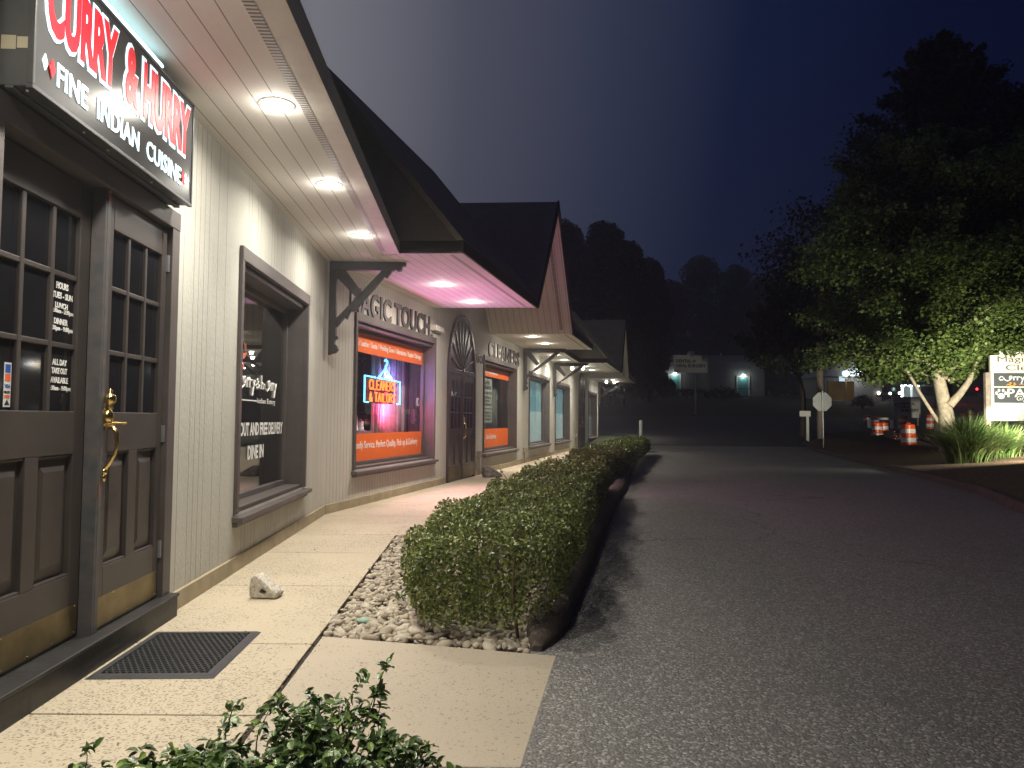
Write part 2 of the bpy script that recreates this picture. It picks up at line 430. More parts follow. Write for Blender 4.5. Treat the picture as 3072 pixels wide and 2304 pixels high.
def cursive_logo(mb, fr, s0, s1, z0, z1, o, mi=0, rr_=.06):
    """curry & hurry in a thin rounded hand with smiling u's"""
    L = s1 - s0; H = z1 - z0
    r = H * rr_
    def st(pts): mb.tube([fr(s0 + L * a, o, z0 + H * b) for a, b in pts], r, 6, mi)
    def smile(x, w):
        st([(x, .62), (x + w * .12, .42), (x + w * .45, .30), (x + w * .78, .42), (x + w, .66), (x + w * .9, .80), (x + w * .72, .76), (x + w * .70, .58), (x + w * .86, .46)])
    def rr(x): st([(x, .36), (x, .72)]); st([(x, .62), (x + .025, .72), (x + .045, .70)])
    def yy(x): st([(x, .72), (x + .03, .44)]); st([(x + .062, .72), (x + .03, .40), (x + .005, .02)])
    st([(.07, .70), (.03, .74), (.0, .56), (.02, .38), (.07, .42)])
    smile(.08, .15); rr(.26); rr(.325); yy(.385)
    st([(.565, .38), (.485, .70), (.515, .80), (.535, .70), (.475, .48), (.505, .36), (.56, .52)])
    st([(.61, .36), (.61, 1.)]); st([(.61, .56), (.635, .66), (.66, .60), (.662, .36)])
    smile(.69, .15); rr(.87); rr(.915); yy(.955)

NEON = {'C': [[(1, .82), (.75, 1), (.3, 1), (0, .75), (0, .25), (.3, 0), (.75, 0), (1, .18)]], 'L': [[(0, 1), (0, 0), (.9, 0)]],
        'E': [[(1, 1), (0, 1), (0, 0), (1, 0)], [(0, .52), (.8, .52)]], 'A': [[(0, 0), (.5, 1), (1, 0)], [(.22, .36), (.78, .36)]],
        'N': [[(0, 0), (0, 1), (1, 0), (1, 1)]], 'R': [[(0, 0), (0, 1), (.7, 1), (1, .8), (.7, .55), (0, .52)], [(.4, .54), (1, 0)]],
        'S': [[(1, .88), (.6, 1), (.1, .9), (.05, .65), (.5, .52), (.95, .35), (.9, .1), (.45, 0), (0, .12)]],
        'T': [[(0, 1), (1, 1)], [(.5, 1), (.5, 0)]], 'I': [[(.5, 0), (.5, 1)]], 'O': [[(.5, 1), (.1, .85), (0, .5), (.1, .15), (.5, 0), (.9, .15), (1, .5), (.9, .85), (.5, 1)]],
        '&': [[(1, 0), (.2, .75), (.4, 1), (.65, .8), (.05, .3), (.3, 0), (.6, 0), (1, .42)]]}

# ------------------------------------------------------------------ terrain
_hy = [-100, 30, 36, 45, 60, 93, 130, 400]; _hz = [0, 0, .25, .8, 1.6, 4.4, 6.0, 9.0]
def HY(y): return np.interp(y, _hy, _hz)
KERB = [(5.9, -8), (5.9, 2), (6.2, 7.), (7.0, 10.2), (8.1, 12.8), (9.05, 16.4), (9.9, 19.7), (10.7, 23.3), (12.0, 28.5), (13.6, 34.5), (16.5, 39.5), (22, 43)]
kxs = np.array([k[0] for k in KERB]); kys = np.array([k[1] for k in KERB])
def KX(y): return np.interp(y, kys, kxs)
def GZ(x, y):
    """height of the ground"""
    z = HY(y)
    isl = np.clip((x - KX(y)) / 3.5, 0, 1) * .30 * np.clip((60 - y) / 20, 0, 1) + np.where(x > KX(y), .05, 0) * np.clip((60 - y) / 20, 0, 1)
    return z + isl

def grid(name, xs, ys, zf, m, label, cat, kind='structure', xf=None):
    X, Y = np.meshgrid(xs, ys)
    if xf is not None: X = xf(X, Y)
    V = np.stack([X, Y, zf(X, Y)], -1).reshape(-1, 3)
    nx, ny = len(xs), len(ys)
    i = np.arange(ny - 1)[:, None] * nx + np.arange(nx - 1)[None]
    F = np.stack([i, i + 1, i + nx + 1, i + nx], -1).reshape(-1, 4)
    o = np_mesh(name, V, F, m, smooth=True); tag(o, label, cat, kind=kind); return o

grid('ground', np.concatenate([np.linspace(-260, -40, 12), np.linspace(-30, 60, 46), np.linspace(70, 320, 14)]), np.concatenate([np.linspace(-40, 28, 18), np.linspace(30, 100, 60), np.linspace(105, 520, 30)]),
     lambda x, y: HY(y) - .06 - np.clip((20 - y) / 10, 0, 1) * .04, MT['terrain'], 'dark grassy ground rising to the far road', 'ground')
# asphalt drive between the two kerbs, widening into the crossing road up the rise
LK = [(-.5, -8), (-.06, 1.9), (.04, 2.6), (.246, 3.87), (1.614, 11.25), (5.47, 31.3), (6.6, 38), (4.0, 42), (-10, 44), (-30, 46), (-30, 60)]
lkx = np.array([k[0] for k in LK]); lky = np.array([k[1] for k in LK])
def LX(y): return np.interp(y, lky, lkx)
def RX(y): return np.where(y < 42, KX(y), np.interp(y, [42, 44, 60], [21, 60, 60]))
XF = lambda T, Y: LX(Y) - .15 + (RX(Y) - LX(Y) + .15) * T
grid('asphalt_drive', np.linspace(0, 1, 26), np.linspace(-8, 32.6, 64), lambda x, y: HY(y) - .006, MT['asphalt'], 'worn grey asphalt drive running past the shops to the road', 'road', xf=XF)
grid('crossing_road', np.linspace(0, 1, 26), np.concatenate([np.linspace(32.6, 60, 60)]), lambda x, y: HY(y) - .006, MT['unlitasphalt'], 'crossing road up the rise, its asphalt darkened as if unlit', 'road', xf=XF)
# planting island of mulch on the right
grid('planting_bed', np.linspace(0, 1, 26) ** 1.6, np.linspace(-8, 40, 90), lambda x, y: GZ(x, y) + .02, MT['mulch'], 'brown mulch planting bed across the drive', 'planting bed',
     xf=lambda T, Y: KX(Y) + .08 + 26 * T)

def kerb(name, pts, w, h, label, zoff=0., lumps=.0):
    P = []; 
    for (a, b) in zip(pts[:-1], pts[1:]):
        n = max(2, int(math.dist(a, b) / .12))
        for k in range(n): P.append((a[0] + (b[0] - a[0]) * k / n, a[1] + (b[1] - a[1]) * k / n))
    P.append(pts[-1]); P = np.array(P)
    Tn = np.gradient(P, axis=0); Tn /= np.linalg.norm(Tn, axis=1)[:, None]; Nn = np.stack([Tn[:, 1], -Tn[:, 0]], 1)
    prof = [(-.5, -.25), (-.5, .45), (-.40, .82), (-.18, 1.), (.12, 1.), (.36, .80), (.48, .42), (.5, -.25)]
    V = []
    for i in range(len(P)):
        j = 1 + lumps * (random.random() - .5)
        endk = 1.
        if i < 5: endk = (.22, .55, .78, .92, .98)[i]
        for (a, b) in prof:
            q = P[i] + Nn[i] * a * w * j * endk
            V.append((q[0], q[1], float(HY(q[1])) + zoff + b * h * j * endk))
    n = len(prof); k = len(P)
    F = [(i * n + j, i * n + j + 1, (i + 1) * n + j + 1, (i + 1) * n + j) for i in range(k - 1) for j in range(n - 1)]
    mb = MB(); mb.add(V, F, 0, smooth=True); mb.poly(V[:n][::-1]); mb.poly(V[-n:])
    o = mb.build(name, MT['kerb']); tag(o, label, 'kerb', kind='structure'); return o
kerb('kerb', [(.14, 3.92), (1.50, 11.25), (1.86, 12.9), (5.34, 31.3)], .24, .12, 'rounded dark tarred kerb along the hedge', lumps=.10)
kerb('kerb', KERB[1:], .18, .13, 'dark kerb edging the mulch bed', lumps=.06)

# ------------------------------------------------------------------ building frames
A = Fr((-1.7994, -1.0), (-2.335, 9.3)); BC = Fr((-2.335, 9.3), (.3431, 20.6)); D = Fr((.3431, 20.6), (1.455, 25.7)); EF = Fr((1.455, 25.7), (4.4886, 38.5))
SZ = 3.17; RT = 5.62
bld = empty('shop_building', (-2.3, 9.3, 0), 'long low cream shop building with dark steep roofs and lit eaves', 'building')

# ------------------------------------------------------------------ pavement
def slab(pts, z=0., t=.12):
    return [(x, y, z - t) for x, y in pts], [(x, y, z) for x, y in pts]
mb = MB(); g = .006
def wallx(y): return A.a[0] + (y + 1) / 10.3 * (A.b[0] - A.a[0])
def crackx(y): return -1.026 - .0367 * (y - 3.277)
J = [-3.0, -1.6, -.2, 1.1, 2.1, 3.05, 4.0, 5.37, 6.68, 7.73]
for a, b in zip(J[:-1], J[1:]):
    mb.prism(*slab([(wallx(a) - .25, a + g), (crackx(a), a + g), (crackx(b), b - g), (wallx(b) - .25, b - g)]))
def hl(y): return np.interp(y, [7.7, 10, 12, 31, 40], [-.9, -.35, .35, 4.85, 7.0])
J2 = [7.73, 9.2, 10.7, 12.2, 13.7, 15.2, 16.7, 18.2, 19.7, 21.2, 22.7, 24.2, 25.7, 27.2, 28.7, 30.2, 31.7, 33.2, 34.7, 36.2, 37.7, 39.2]
def wall2(y):
    if y <= 9.3: return wallx(y)
    return float(np.interp(y, [9.3, 20.6, 25.7, 38.5, 60], [-2.335, .3431, 1.455, 4.4886, 9.6]))
for a, b in zip(J2[:-1], J2[1:]):
    mb.prism(*slab([(wall2(a) - .25, a + g), (float(hl(a)) + (.15 if a > 8 else .0), a + g), (float(hl(b)) + .15, b - g), (wall2(b) - .25, b - g)]))
tag(mb.build('sidewalk', MT['walk'], bevel=.004), 'worn exposed-aggregate concrete sidewalk along the shop fronts', 'sidewalk', kind='structure')
mb = MB()
mb.prism(*slab([(crackx(-2) + .022, -2), (-.22, -2), (-.06, 1.9), (.04, 2.6), (crackx(2.62) + .022, 2.62)], -.004))
mb.prism(*slab([(crackx(2.632) + .022, 2.632), (.042, 2.632), (.238, 3.85), (-.25, 3.97), (crackx(4.16) + .022, 4.16)], -.004))
tag(mb.build('apron', MT['apron'], bevel=.005), 'smoother concrete apron slab meeting the asphalt', 'sidewalk', kind='structure')
mb = MB()
mb.poly([(-1.08, 4.1, -.035), (.2, 3.8, -.035), (1.55, 11.3, -.035), (5.4, 31.3, -.035), (4.8, 31.4, -.035), (.2, 12, -.035), (-.4, 10, -.035), (-1.0, 7.8, -.035), (-1.24, 7.75, -.035)][::-1])
for f in range(1): pass
tag(mb.build('soil', MT['soil']), 'dark soil strip under the hedge and gravel', 'soil', kind='structure')
mb = MB()   # dirt packed into the open joint
mb.tube([(crackx(y) + .012 + random.uniform(-.006, .006), y, -.02 + random.uniform(-.008, .008)) for y in np.arange(.5, 4.2, .03)], [random.uniform(.008, .018) for _ in np.arange(.5, 4.2, .03)], 6)
tag(mb.build('joint_dirt', MT['soil']), 'dirt packed in the crack between sidewalk and apron', 'dirt', kind='stuff')

# gravel bed
def ico(n=1):
    import bmesh
    bm = bmesh.new(); bmesh.ops.create_icosphere(bm, subdivisions=n, radius=1.)
    V = np.array([v.co[:] for v in bm.verts]); F = np.array([[v.index for v in f.verts] for f in bm.faces]); bm.free(); return V, F
IV, IF = ico(2)
def inpoly(x, y, P):
    c = False; n = len(P)
    for i in range(n):
        x1, y1 = P[i]; x2, y2 = P[i - 1]
        if (y1 > y) != (y2 > y) and x < (x2 - x1) * (y - y1) / (y2 - y1) + x1: c = not c
    return c
GP = [(-1.03, 4.17), (.10, 3.92), (.62, 7.0), (.3, 7.8), (-1.16, 7.7)]
gv, gf, base = [], [], 0
pts = []
while len(pts) < 7500:
    x, y = random.uniform(-1.2, .65), random.uniform(3.9, 7.8)
    if inpoly(x, y, GP): pts.append((x, y))
pts += [(crackx(y) + random.gauss(.02, .03), y) for y in np.random.default_rng(3).uniform(4.2, 7.6, 16)]
for (x, y) in pts:
    r = random.choice([.010, .012, .015, .018, .024]) * random.uniform(.8, 1.25) * (1.25 if y < 4.6 else 1.)
    s_ = np.array([r * random.uniform(.9, 1.6), r * random.uniform(.7, 1.1), r * random.uniform(.5, .8)])
    q = np.array(Euler((random.uniform(-.5, .5), random.uniform(-.5, .5), random.uniform(0, 6.3))).to_matrix())
    W = (IV * (1 + .22 * np.sin(IV @ rng.normal(size=3) * 2.2 + 1)[:, None]) * s_) @ q.T + np.array([x, y, -.020 + random.uniform(0, .022)])
    gv.append(W); gf.append(IF + base); base += len(IV)
o = np_mesh('gravel', np.concatenate(gv), np.concatenate(gf), MT['pebble'], smooth=True)
tag(o, 'bed of rounded tan pebbles between sidewalk and hedge', 'gravel', kind='stuff')

# ------------------------------------------------------------------ walls with openings
def wall_part(fr, s0, s1, z0, z1, holes, m, name='wall'):
    mb = MB()
    S = sorted({s0, s1} | {h[0] for h in holes} | {h[1] for h in holes}); Z = sorted({z0, z1} | {h[2] for h in holes} | {h[3] for h in holes})
    for a, b in zip(S[:-1], S[1:]):
        for c, d in zip(Z[:-1], Z[1:]):
            if any(h[0] - 1e-6 <= a and b <= h[1] + 1e-6 and h[2] - 1e-6 <= c and d <= h[3] + 1e-6 for h in holes): continue
            mb.poly([fr(a, 0, c), fr(b, 0, c), fr(b, 0, d), fr(a, 0, d)], [(a, c), (b, c), (b, d), (a, d)])
    return mb, name, m

W1 = (6.80, 9.17, .45, 2.45); W2 = (.80, 4.08, .50, 2.55); WC = (7.36, 10.62, .45, 2.53)
W3 = (.68, 4.22, .44, 2.50); W4 = (.26, 3.50, .42, 2.47); W5 = (9.12, 12.40, .38, 2.47)
DO = (3.78, 5.45, 0., 2.44)
for fr, s0, s1, holes, m in ((A, 0, A.L, [W1, DO], 'sidingA'), (BC, 0, BC.L, [W2, WC], 'sidingB'), (D, 0, D.L, [W3], 'sidingB'), (EF, 0, EF.L, [W4, W5], 'sidingB')):
    mb, nm, mm = wall_part(fr, s0, s1, 0.0, SZ + .3, holes, m)
    if fr is BC or fr is EF:
        c = 5.9 if fr is BC else 7.4
        a, b = c - 2.15, c + 2.15
        mb.poly([fr(a, 0, SZ + .3), fr(b, 0, SZ + .3), fr(c, 0, RT)], [(a, 3.4), (b, 3.4), (c, RT)])
    mb.build('wall', MT[mm], bld)
mb = MB()   # far end wall and back of the row
e0 = EF(EF.L, 0, 0); 
mb.poly([EF(EF.L, 0, 0), EF(EF.L, -9, 0), EF(EF.L, -9, RT - .3), EF(EF.L, 0, RT - .3)], [(0, 0), (9, 0), (9, 5), (0, 5)])
mb.build('wall', MT['sidingB'], bld)
for fr, segs in ((A, [(0, 3.70), (5.53, A.L - .02)]), (BC, [(.02, 4.72), (6.70, BC.L)]), (D, [(0, D.L)]), (EF, [(0, 5.3), (8.4, EF.L)])):
    for a, b in segs:
        mb = MB(); mb.box(fr, a, b, -.05, .022, 0.0, .115); mb.build('base_board', MT['plinth'], bld, bevel=.004)

# ------------------------------------------------------------------ windows
def window(fr, r, rec=.20, trimw=.10):
    s0, s1, z0, z1 = r
    mb = MB(); t = .028
    mb.box(fr, s0 - .015, s0 + trimw * .45, -.02, t, z0, z1); mb.box(fr, s1 - trimw * .45, s1 + .015, -.02, t, z0, z1)
    mb.box(fr, s0 - .015, s1 + .015, -.02, t + .003, z1 - .005, z1 + .105)
    i = .045
    mb.box(fr, s0 + .003, s0 + i, -rec, -.02, z0, z1 - .004); mb.box(fr, s1 - i, s1 - .003, -rec, -.02, z0, z1 - .004)
    mb.box(fr, s0 + i, s1 - i, -rec, -.022, z1 - .06, z1 - .006); mb.box(fr, s0 + i, s1 - i, -rec, -.022, z0 - .02, z0 + .03)
    k = .05   # glazing bead
    for (a, b, c, d) in ((s0 + i, s0 + i + k, z0 + .03, z1 - .06), (s1 - i - k, s1 - i, z0 + .03, z1 - .06), (s0 + i + k, s1 - i - k, z0 + .03, z0 + .03 + k), (s0 + i + k, s1 - i - k, z1 - .06 - k, z1 - .06)):
        mb.box(fr, a, b, -rec - .03, -rec + .03, c, d)
    w = mb.build('window', MT['trim'], bld, bevel=.004)
    mb = MB(); mb.box(fr, s0 - .05, s1 + .05, -.03, .085, z0 - .062, z0 - .022)
    mb.box(fr, s0 - .03, s1 + .03, -.03, .04, z0 - .10, z0 - .064)
    mb.build('sill', MT['trim'], w, bevel=.004)
    mb = MB(); mb.box(fr, s0 + i + .02, s1 - i - .02, -rec - .006, -rec, z0 + .05, z1 - .08)
    mb.build('pane', MT['glass'], w)
    return w
def room(fr, r, depth, m, floor=.0):
    s0, s1, z0, z1 = r; mb = MB(); a, b = s0 - .5, s1 + 1.5; o0, o1 = -.24, -depth; t = z1 + .25; z = floor
    q = lambda *p: mb.poly(p)
    q(fr(a, o1, z), fr(b, o1, z), fr(b, o1, t), fr(a, o1, t)); q(fr(a, o0, z), fr(a, o1, z), fr(a, o1, t), fr(a, o0, t)); q(fr(b, o1, z), fr(b, o0, z), fr(b, o0, t), fr(b, o1, t))
    q(fr(a, o0, z), fr(b, o0, z), fr(b, o1, z), fr(a, o1, z)); q(fr(a, o0, t), fr(a, o1, t), fr(b, o1, t), fr(b, o0, t))
    q(fr(a, o0, z), fr(s0, o0, z), fr(s0, o0, t), fr(a, o0, t)); q(fr(s1, o0, z), fr(b, o0, z), fr(b, o0, t), fr(s1, o0, t)); q(fr(s0, o0, z), fr(s1, o0, z), fr(s1, o0, z0), fr(s0, o0, z0)); q(fr(s0, o0, z1), fr(s1, o0, z1), fr(s1, o0, t), fr(s0, o0, t))
    return mb.build('room', m, bld)

win1 = window(A, W1, .22); room(A, W1, 2.6, MT['roomdk'])
win2 = window(BC, W2); room(BC, W2, 2.4, MT['roomdk'])
winc = window(BC, WC); room(BC, WC, 2.0, MT['roomdk'])
win3 = window(D, W3); win4 = window(EF, W4); win5 = window(EF, W5)
win1['label'] = 'restaurant window with white lettering'; win2['label'] = 'window with neon sign and orange banners'; winc['label'] = 'window with paper notices and orange banners'
win3['label'] = 'lit pale blue window'; win4['label'] = 'lit pale blue window'; win5['label'] = 'dim window at the far end'
for w, fr, r, hi, lo in ((win3, D, W3, 'filmhi', 'filmlo'), (win4, EF, W4, 'filmhi', 'filmlo'), (win5, EF, W5, 'filmdk', 'filmdim')):
    zm = r[2] + (r[3] - r[2]) * .49
    mb = MB(); mb.box(fr, r[0] + .06, r[1] - .06, -.30, -.27, zm, r[3] - .05)
    for z in np.arange(zm + .05, r[3] - .08, .05): mb.box(fr, r[0] + .06, r[1] - .06, -.27, -.262, z, z + .035)
    mb.build('blind', MT[hi], w)
    mb = MB(); mb.box(fr, r[0] + .06, r[1] - .06, -.262, -.25, r[2] + .03, zm + .01); mb.build('frosted_film', MT[lo], w)

# lettering on the restaurant window
o1 = -.215
mb = MB(); zg = 1.0
text(mb, A, 'TAKE OUT AND FREE DELIVERY', 7.25, 9.065, 1.03, 1.155, o1, .002, .03)
mb.build('window_lettering', MT['vinyl'], win1)
mb = MB(); text(mb, A, 'DINE IN', 7.84, 8.355, .81, .94, o1, .002, .03); mb.build('window_lettering', MT['vinyl'], win1)
mb = MB(); cursive_logo(mb, A, 7.42, 8.745, 1.40, 1.61, o1, 0, .045)
mb.box(A, 7.30, 8.09, o1, o1 + .002, 1.352, 1.364)
text(mb, A, 'Indian Eatery', 8.11, 8.745, 1.322, 1.388, o1, .002, .004, 1.15)
mb.build('window_lettering', MT['vinyl'], win1)
mb = MB()  # coral flame-like flourish above the logo
for P in ([(7.2, 1.62), (7.42, 1.70), (7.44, 1.80), (7.30, 1.95), (7.34, 2.03), (7.25, 2.02), (7.2, 1.9)], [(7.30, 1.58), (7.55, 1.66), (7.53, 1.78), (7.46, 1.74), (7.42, 1.68), (7.3, 1.66)],
          [(7.40, 1.80), (7.56, 1.86), (7.66, 1.98), (7.55, 1.96), (7.46, 1.93), (7.36, 1.9)], [(7.56, 2.02), (7.575, 2.03), (7.55, 2.15), (7.535, 2.14)], [(7.60, 2.03), (7.615, 2.04), (7.60, 2.14), (7.585, 2.13)]):
    P = [(7.40 + (a - 7.2) * .78, 1.60 + (b - 1.58) * .48) for a, b in P]; mb.prism([A(a, o1, b) for a, b in P], [A(a, o1 + .002, b) for a, b in P])
mb.build('window_emblem', MT['coral'], win1)
mb = MB()
mb.box(A, 8.0, 8.6, -1.9, -1.5, 0, 2.4); mb.build('room_pier', MT['roomlt'], bld)

# orange banners and notices
def banner(fr, r, w, zt, zb, top, bottom, tb):
    mb = MB(); a, b = r[0] + .07, r[1] - .07; o = -.197
    mb.box(fr, a, b, o, o + .002, zt, r[3] - .09); mb.box(fr, a, b, o, o + .002, r[2] + .085, zb); mb.build('banner', MT['orange'], w)
    mb = MB(); hh = (r[3] - .09 - zt)
    text(mb, fr, top, tb[0], tb[1], zt + hh * .22, zt + hh * .60, o + .003, .002, .012); mb.build('window_lettering', MT['vinyl'], w); mb = MB()
    hb = zb - r[2] - .085
    text(mb, fr, bottom, tb[2], tb[3], r[2] + .085 + hb * .36, r[2] + .085 + hb * .72, o + .003, .002, .006)
    return mb
mb = banner(BC, W2, win2, 2.16, .98, 'Full Service / Leather / Suede / Wedding Gown / Alterations / Repairs / Storage', '(20) Friendly Service, Perfect Quality, Pick up & Delivery', (.9, 3.90, .9, 3.78))
mb.build('window_lettering', MT['vinyl'], win2)
mb = banner(BC, WC, winc, 2.22, .98, 'One hour dry cleaning by professionals', 'Same Day Service', (8.0, 9.4, 8.35, 9.25))
mb.tube([BC(8.15 + .09 * math.cos(t), -.194, .72 + .09 * math.sin(t)) for t in np.linspace(0, 6.283, 18)], .008, 5); mb.tube([BC(8.15, -.194, .72), BC(8.15, -.194, .78)], .008, 5); mb.tube([BC(8.15, -.194, .72), BC(8.20, -.194, .70)], .008, 5)
mb.build('window_lettering', MT['vinyl'], winc)
for z0, z1, lines in ((1.86, 2.17, ('DRAPES', '& BLINDS')), (1.47, 1.80, ('WEDDING', 'GOWNS', 'PRESERVED')), (1.12, 1.44, ('SUEDE &', 'LEATHER', 'CLEANED'))):
    mb = MB(); mb.box(BC, 8.05, 8.95, -.225, -.222, z0, z1)
    n = len(lines)
    for k, tx in enumerate(lines):
        h = (z1 - z0 - .08) / n; zz = z1 - .04 - (k + 1) * h
        text(mb, BC, tx, 8.15, 8.85 if len(tx) > 6 else 8.7, zz + .015, zz + h - .015, -.2205, .002, .02, mi=1)
    mb.build('paper_notice', [MT['paper'], MT['ink']], winc)

# ------------------------------------------------------------------ arched double doors
def arched_door(fr, c, w=1.82, zs=2.12, zt=3.30):
    s0, s1 = c - w / 2, c + w / 2; ft = .07
    arc = lambda rx, rz, n=20: [(c + rx * math.cos(t), zs + rz * math.sin(t)) for t in np.linspace(0, math.pi, n)]
    mb = MB()
    O = arc(w / 2, zt - zs); I = arc(w / 2 - ft, zt - zs - ft)
    for k in range(len(O) - 1):
        q = [O[k], O[k + 1], I[k + 1], I[k]]
        mb.prism([fr(a, -.02, b) for a, b in q], [fr(a, .05, b) for a, b in q])
    mb.box(fr, s0, s0 + ft, -.02, .05, 0, zs); mb.box(fr, s1 - ft, s1, -.02, .05, 0, zs); mb.box(fr, s0 + ft, s1 - ft, -.02, .045, zs - .04, zs + .05)
    mb.poly([fr(a, .012, b) for a, b in I][::-1])
    mb.ball(fr(c, .02, zs + .05), .05, 10)
    for t in np.linspace(R(14), R(166), 9):
        e = (c + (w / 2 - ft - .02) * math.cos(t) * .97, zs + .05 + (zt - zs - ft - .07) * math.sin(t) * .97)
        dx, dz = e[0] - c, e[1] - zs - .05; L = math.hypot(dx, dz); nx, nz = -dz / L, dx / L
        q0, q1 = .008, .03; bx, bz = c + dx * .12, zs + .05 + dz * .12
        P = [(bx - nx * q0, bz - nz * q0), (bx + nx * q0, bz + nz * q0), (e[0] + nx * q1, e[1] + nz * q1), (e[0] - nx * q1, e[1] - nz * q1)]
        mb.prism([fr(a, .012, b) for a, b in P], [fr(a, .032, b) for a, b in P])
    frame = mb.build('arched_doorway', MT['doorplum'], bld, bevel=.003)
    for lf in (0, 1):
        a, b = (s0 + ft + .004, c - .004) if lf == 0 else (c + .004, s1 - ft - .004)
        lw = b - a; mb = MB(); st = .095
        mb.box(fr, a, b, .0, .016, .03, zs - .045)
        for (x0, x1) in ((a, a + st), (b - st, b)): mb.box(fr, x0, x1, .016, .036, .03, zs - .045)
        for (z0, z1) in ((.03, .32), (.90, 1.02), (zs - .17, zs - .045)): mb.box(fr, a + st, b - st, .016, .036, z0, z1)
        mb.box(fr, (a + b) / 2 - .03, (a + b) / 2 + .03, .016, .036, .32, .90)
        for k in (1, 2): mb.box(fr, a + st, b - st, .016, .034, 1.02 + k * (zs - 1.19) / 3 - .012, 1.02 + k * (zs - 1.19) / 3 + .012)
        for k in (1, 2): x = a + st + (lw - 2 * st) * k / 3; mb.box(fr, x - .011, x + .011, .016, .033, 1.02, zs - .17)
        if lf == 0: mb.box(fr, b - .02, b + .025, .036, .052, .03, zs - .045)
        leaf = mb.build('door', MT['doorplum'], frame, bevel=.003)
        mb = MB(); mb.box(fr, a + st, b - st, .016, .019, 1.02, zs - .17); mb.build('door_pane', MT['darkglass'], frame)
        mb = MB(); mb.box(fr, a + .02, b - .02, .036, .040, .05, .27); mb.build('kick_plate', MT['kick'], frame)
    mb = MB(); hc = c + .07
    mb.tube([fr(hc, .04, 1.12), fr(hc, .09, 1.10), fr(hc, .10, .98), fr(hc, .085, .86), fr(hc, .04, .82)], [.018, .012, .011, .012, .02], 8); mb.ball(fr(hc, .05, 1.22), .028, 10); mb.ball(fr(hc, .05, 1.14), .03, 10)
    mb.build('door_handle', MT['brass'], frame)
    return frame
d2 = arched_door(BC, 5.70); d2['label'] = 'plum arched double door with sunburst panel'
d3 = arched_door(EF, 6.85); d3['label'] = 'far arched double door in shadow'
mb = MB(); text(mb, BC, '1340', 6.79, 7.27, 2.42, 2.60, .003, .012, .02); mb.build('house_number', MT['letter'], bld)

# ------------------------------------------------------------------ restaurant entrance (glazed double door)
def leaf(s0, s1, o0, cols, zt=2.325, zb=.14, edge=False, cut=None):
    mb = MB(); th = .045
    z = [(1.222, 1.515), (1.54, 1.845), (1.87, 2.158)]; px0, px1 = cols[0][0], cols[-1][1]
    mb.box(A, s0, px0, o0 - th, o0, zb, zt); mb.box(A, px1, s1, o0 - th, o0, zb, zt)
    mb.box(A, px0, px1, o0 - th, o0, 2.158, zt); mb.box(A, px0, px1, o0 - th, o0, 1.02, 1.222); mb.box(A, px0, px1, o0 - th, o0, zb, .445)
    for a, b in zip(z[:-1], z[1:]): mb.box(A, px0, px1, o0 - th + .01, o0 - .008, a[1], b[0])
    for a, b in zip(cols[:-1], cols[1:]): mb.box(A, a[1], b[0], o0 - th + .01, o0 - .006, 1.222, 2.158)
    m0 = (px0 + px1) / 2
    mb.box(A, m0 - .05, m0 + .05, o0 - th, o0 - .001, .445, 1.02)
    for a, b in ((px0, m0 - .05), (m0 + .05, px1)):
        mb.box(A, a, b, o0 - th, o0 - .026, .445, 1.02)
        q = .055   # raised field with bevelled border
        lo = [A(a + .02, o0 - .026, .465), A(b - .02, o0 - .026, .465), A(b - .02, o0 - .026, 1.0), A(a + .02, o0 - .026, 1.0)]
        hi = [A(a + q, o0 - .010, .465 + q), A(b - q, o0 - .010, .465 + q), A(b - q, o0 - .010, 1.0 - q), A(a + q, o0 - .010, 1.0 - q)]
        mb.prism(lo, hi)
        mb.box(A, a, b, o0 - .026, o0 - .004, .445, .458); mb.box(A, a, b, o0 - .026, o0 - .006, 1.008, 1.02)
    d = mb.build('door', MT['door'], bld, bevel=.0035)
    mb = MB(); mb.box(A, px0, px1, o0 - th * .62, o0 - th * .5, 1.222, 2.158); mb.build('pane', MT['darkglass'], d)
    mb = MB(); mb.box(A, s0 + .02, s1 - .015, o0, o0 + .003, .155, .30)
    for k in range(5):
        for zz in (.165, .29):
            mb.ball(A(s0 + .04 + (s1 - s0 - .075) * k / 4, o0 + .003, zz), .005, 8)
    mb.build('kick_plate', MT['kick'], d)
    return d
dl = leaf(3.83, 4.645, -.055, [(3.90, 4.10), (4.128, 4.328), (4.356, 4.553)]); dl['label'] = 'left door leaf with opening hours on its glass'
dr = leaf(4.665, 5.42, .0, [(4.765, 4.945), (4.97, 5.15), (5.175, 5.352)]); dr['label'] = 'right door leaf with brass handle'
mb = MB(); mb.box(A, 4.652, 4.666, -.058, .012, .10, 2.36); mb.box(A, 4.666, 4.70, .0, .014, .10, 2.35)
mb.build('door_edge', MT['edge'], dr, bevel=.003)
mb = MB(); mb.box(A, 4.664, 4.684, .0145, .0165, 2.27, 2.33); mb.build('paint_chip', MT['rust'], dr); mb = MB(); mb.box(A, 4.666, 4.676, .0145, .016, .80, .88); mb.build('paint_chip', MT['rust'], dr)
mb = MB(); hs, ho = 4.715, .002
mb.prism([A(hs - .022, ho, z) for z in (1.15, 1.30)] + [A(hs + .022, ho, z) for z in (1.30, 1.15)], [A(hs - .018, ho + .008, z) for z in (1.16, 1.29)] + [A(hs + .018, ho + .008, z) for z in (1.29, 1.16)])
mb.lathe(A(hs, ho + .03, 1.30), [(.0, .04), (.012, .03), (.008, .015), (.026, .005), (.03, -.01), (.026, -.028), (.012, -.045), (.018, -.06), (.0, -.075)], 12)
mb.ball(A(hs, ho + .02, 1.20), .03, 12, 0, (1, 1, 1.3)); mb.tube([A(hs, ho + .01, 1.165), A(hs + .02, ho + .07, 1.168), A(hs + .03, ho + .10, 1.165)], [.009, .007, .010], 8)
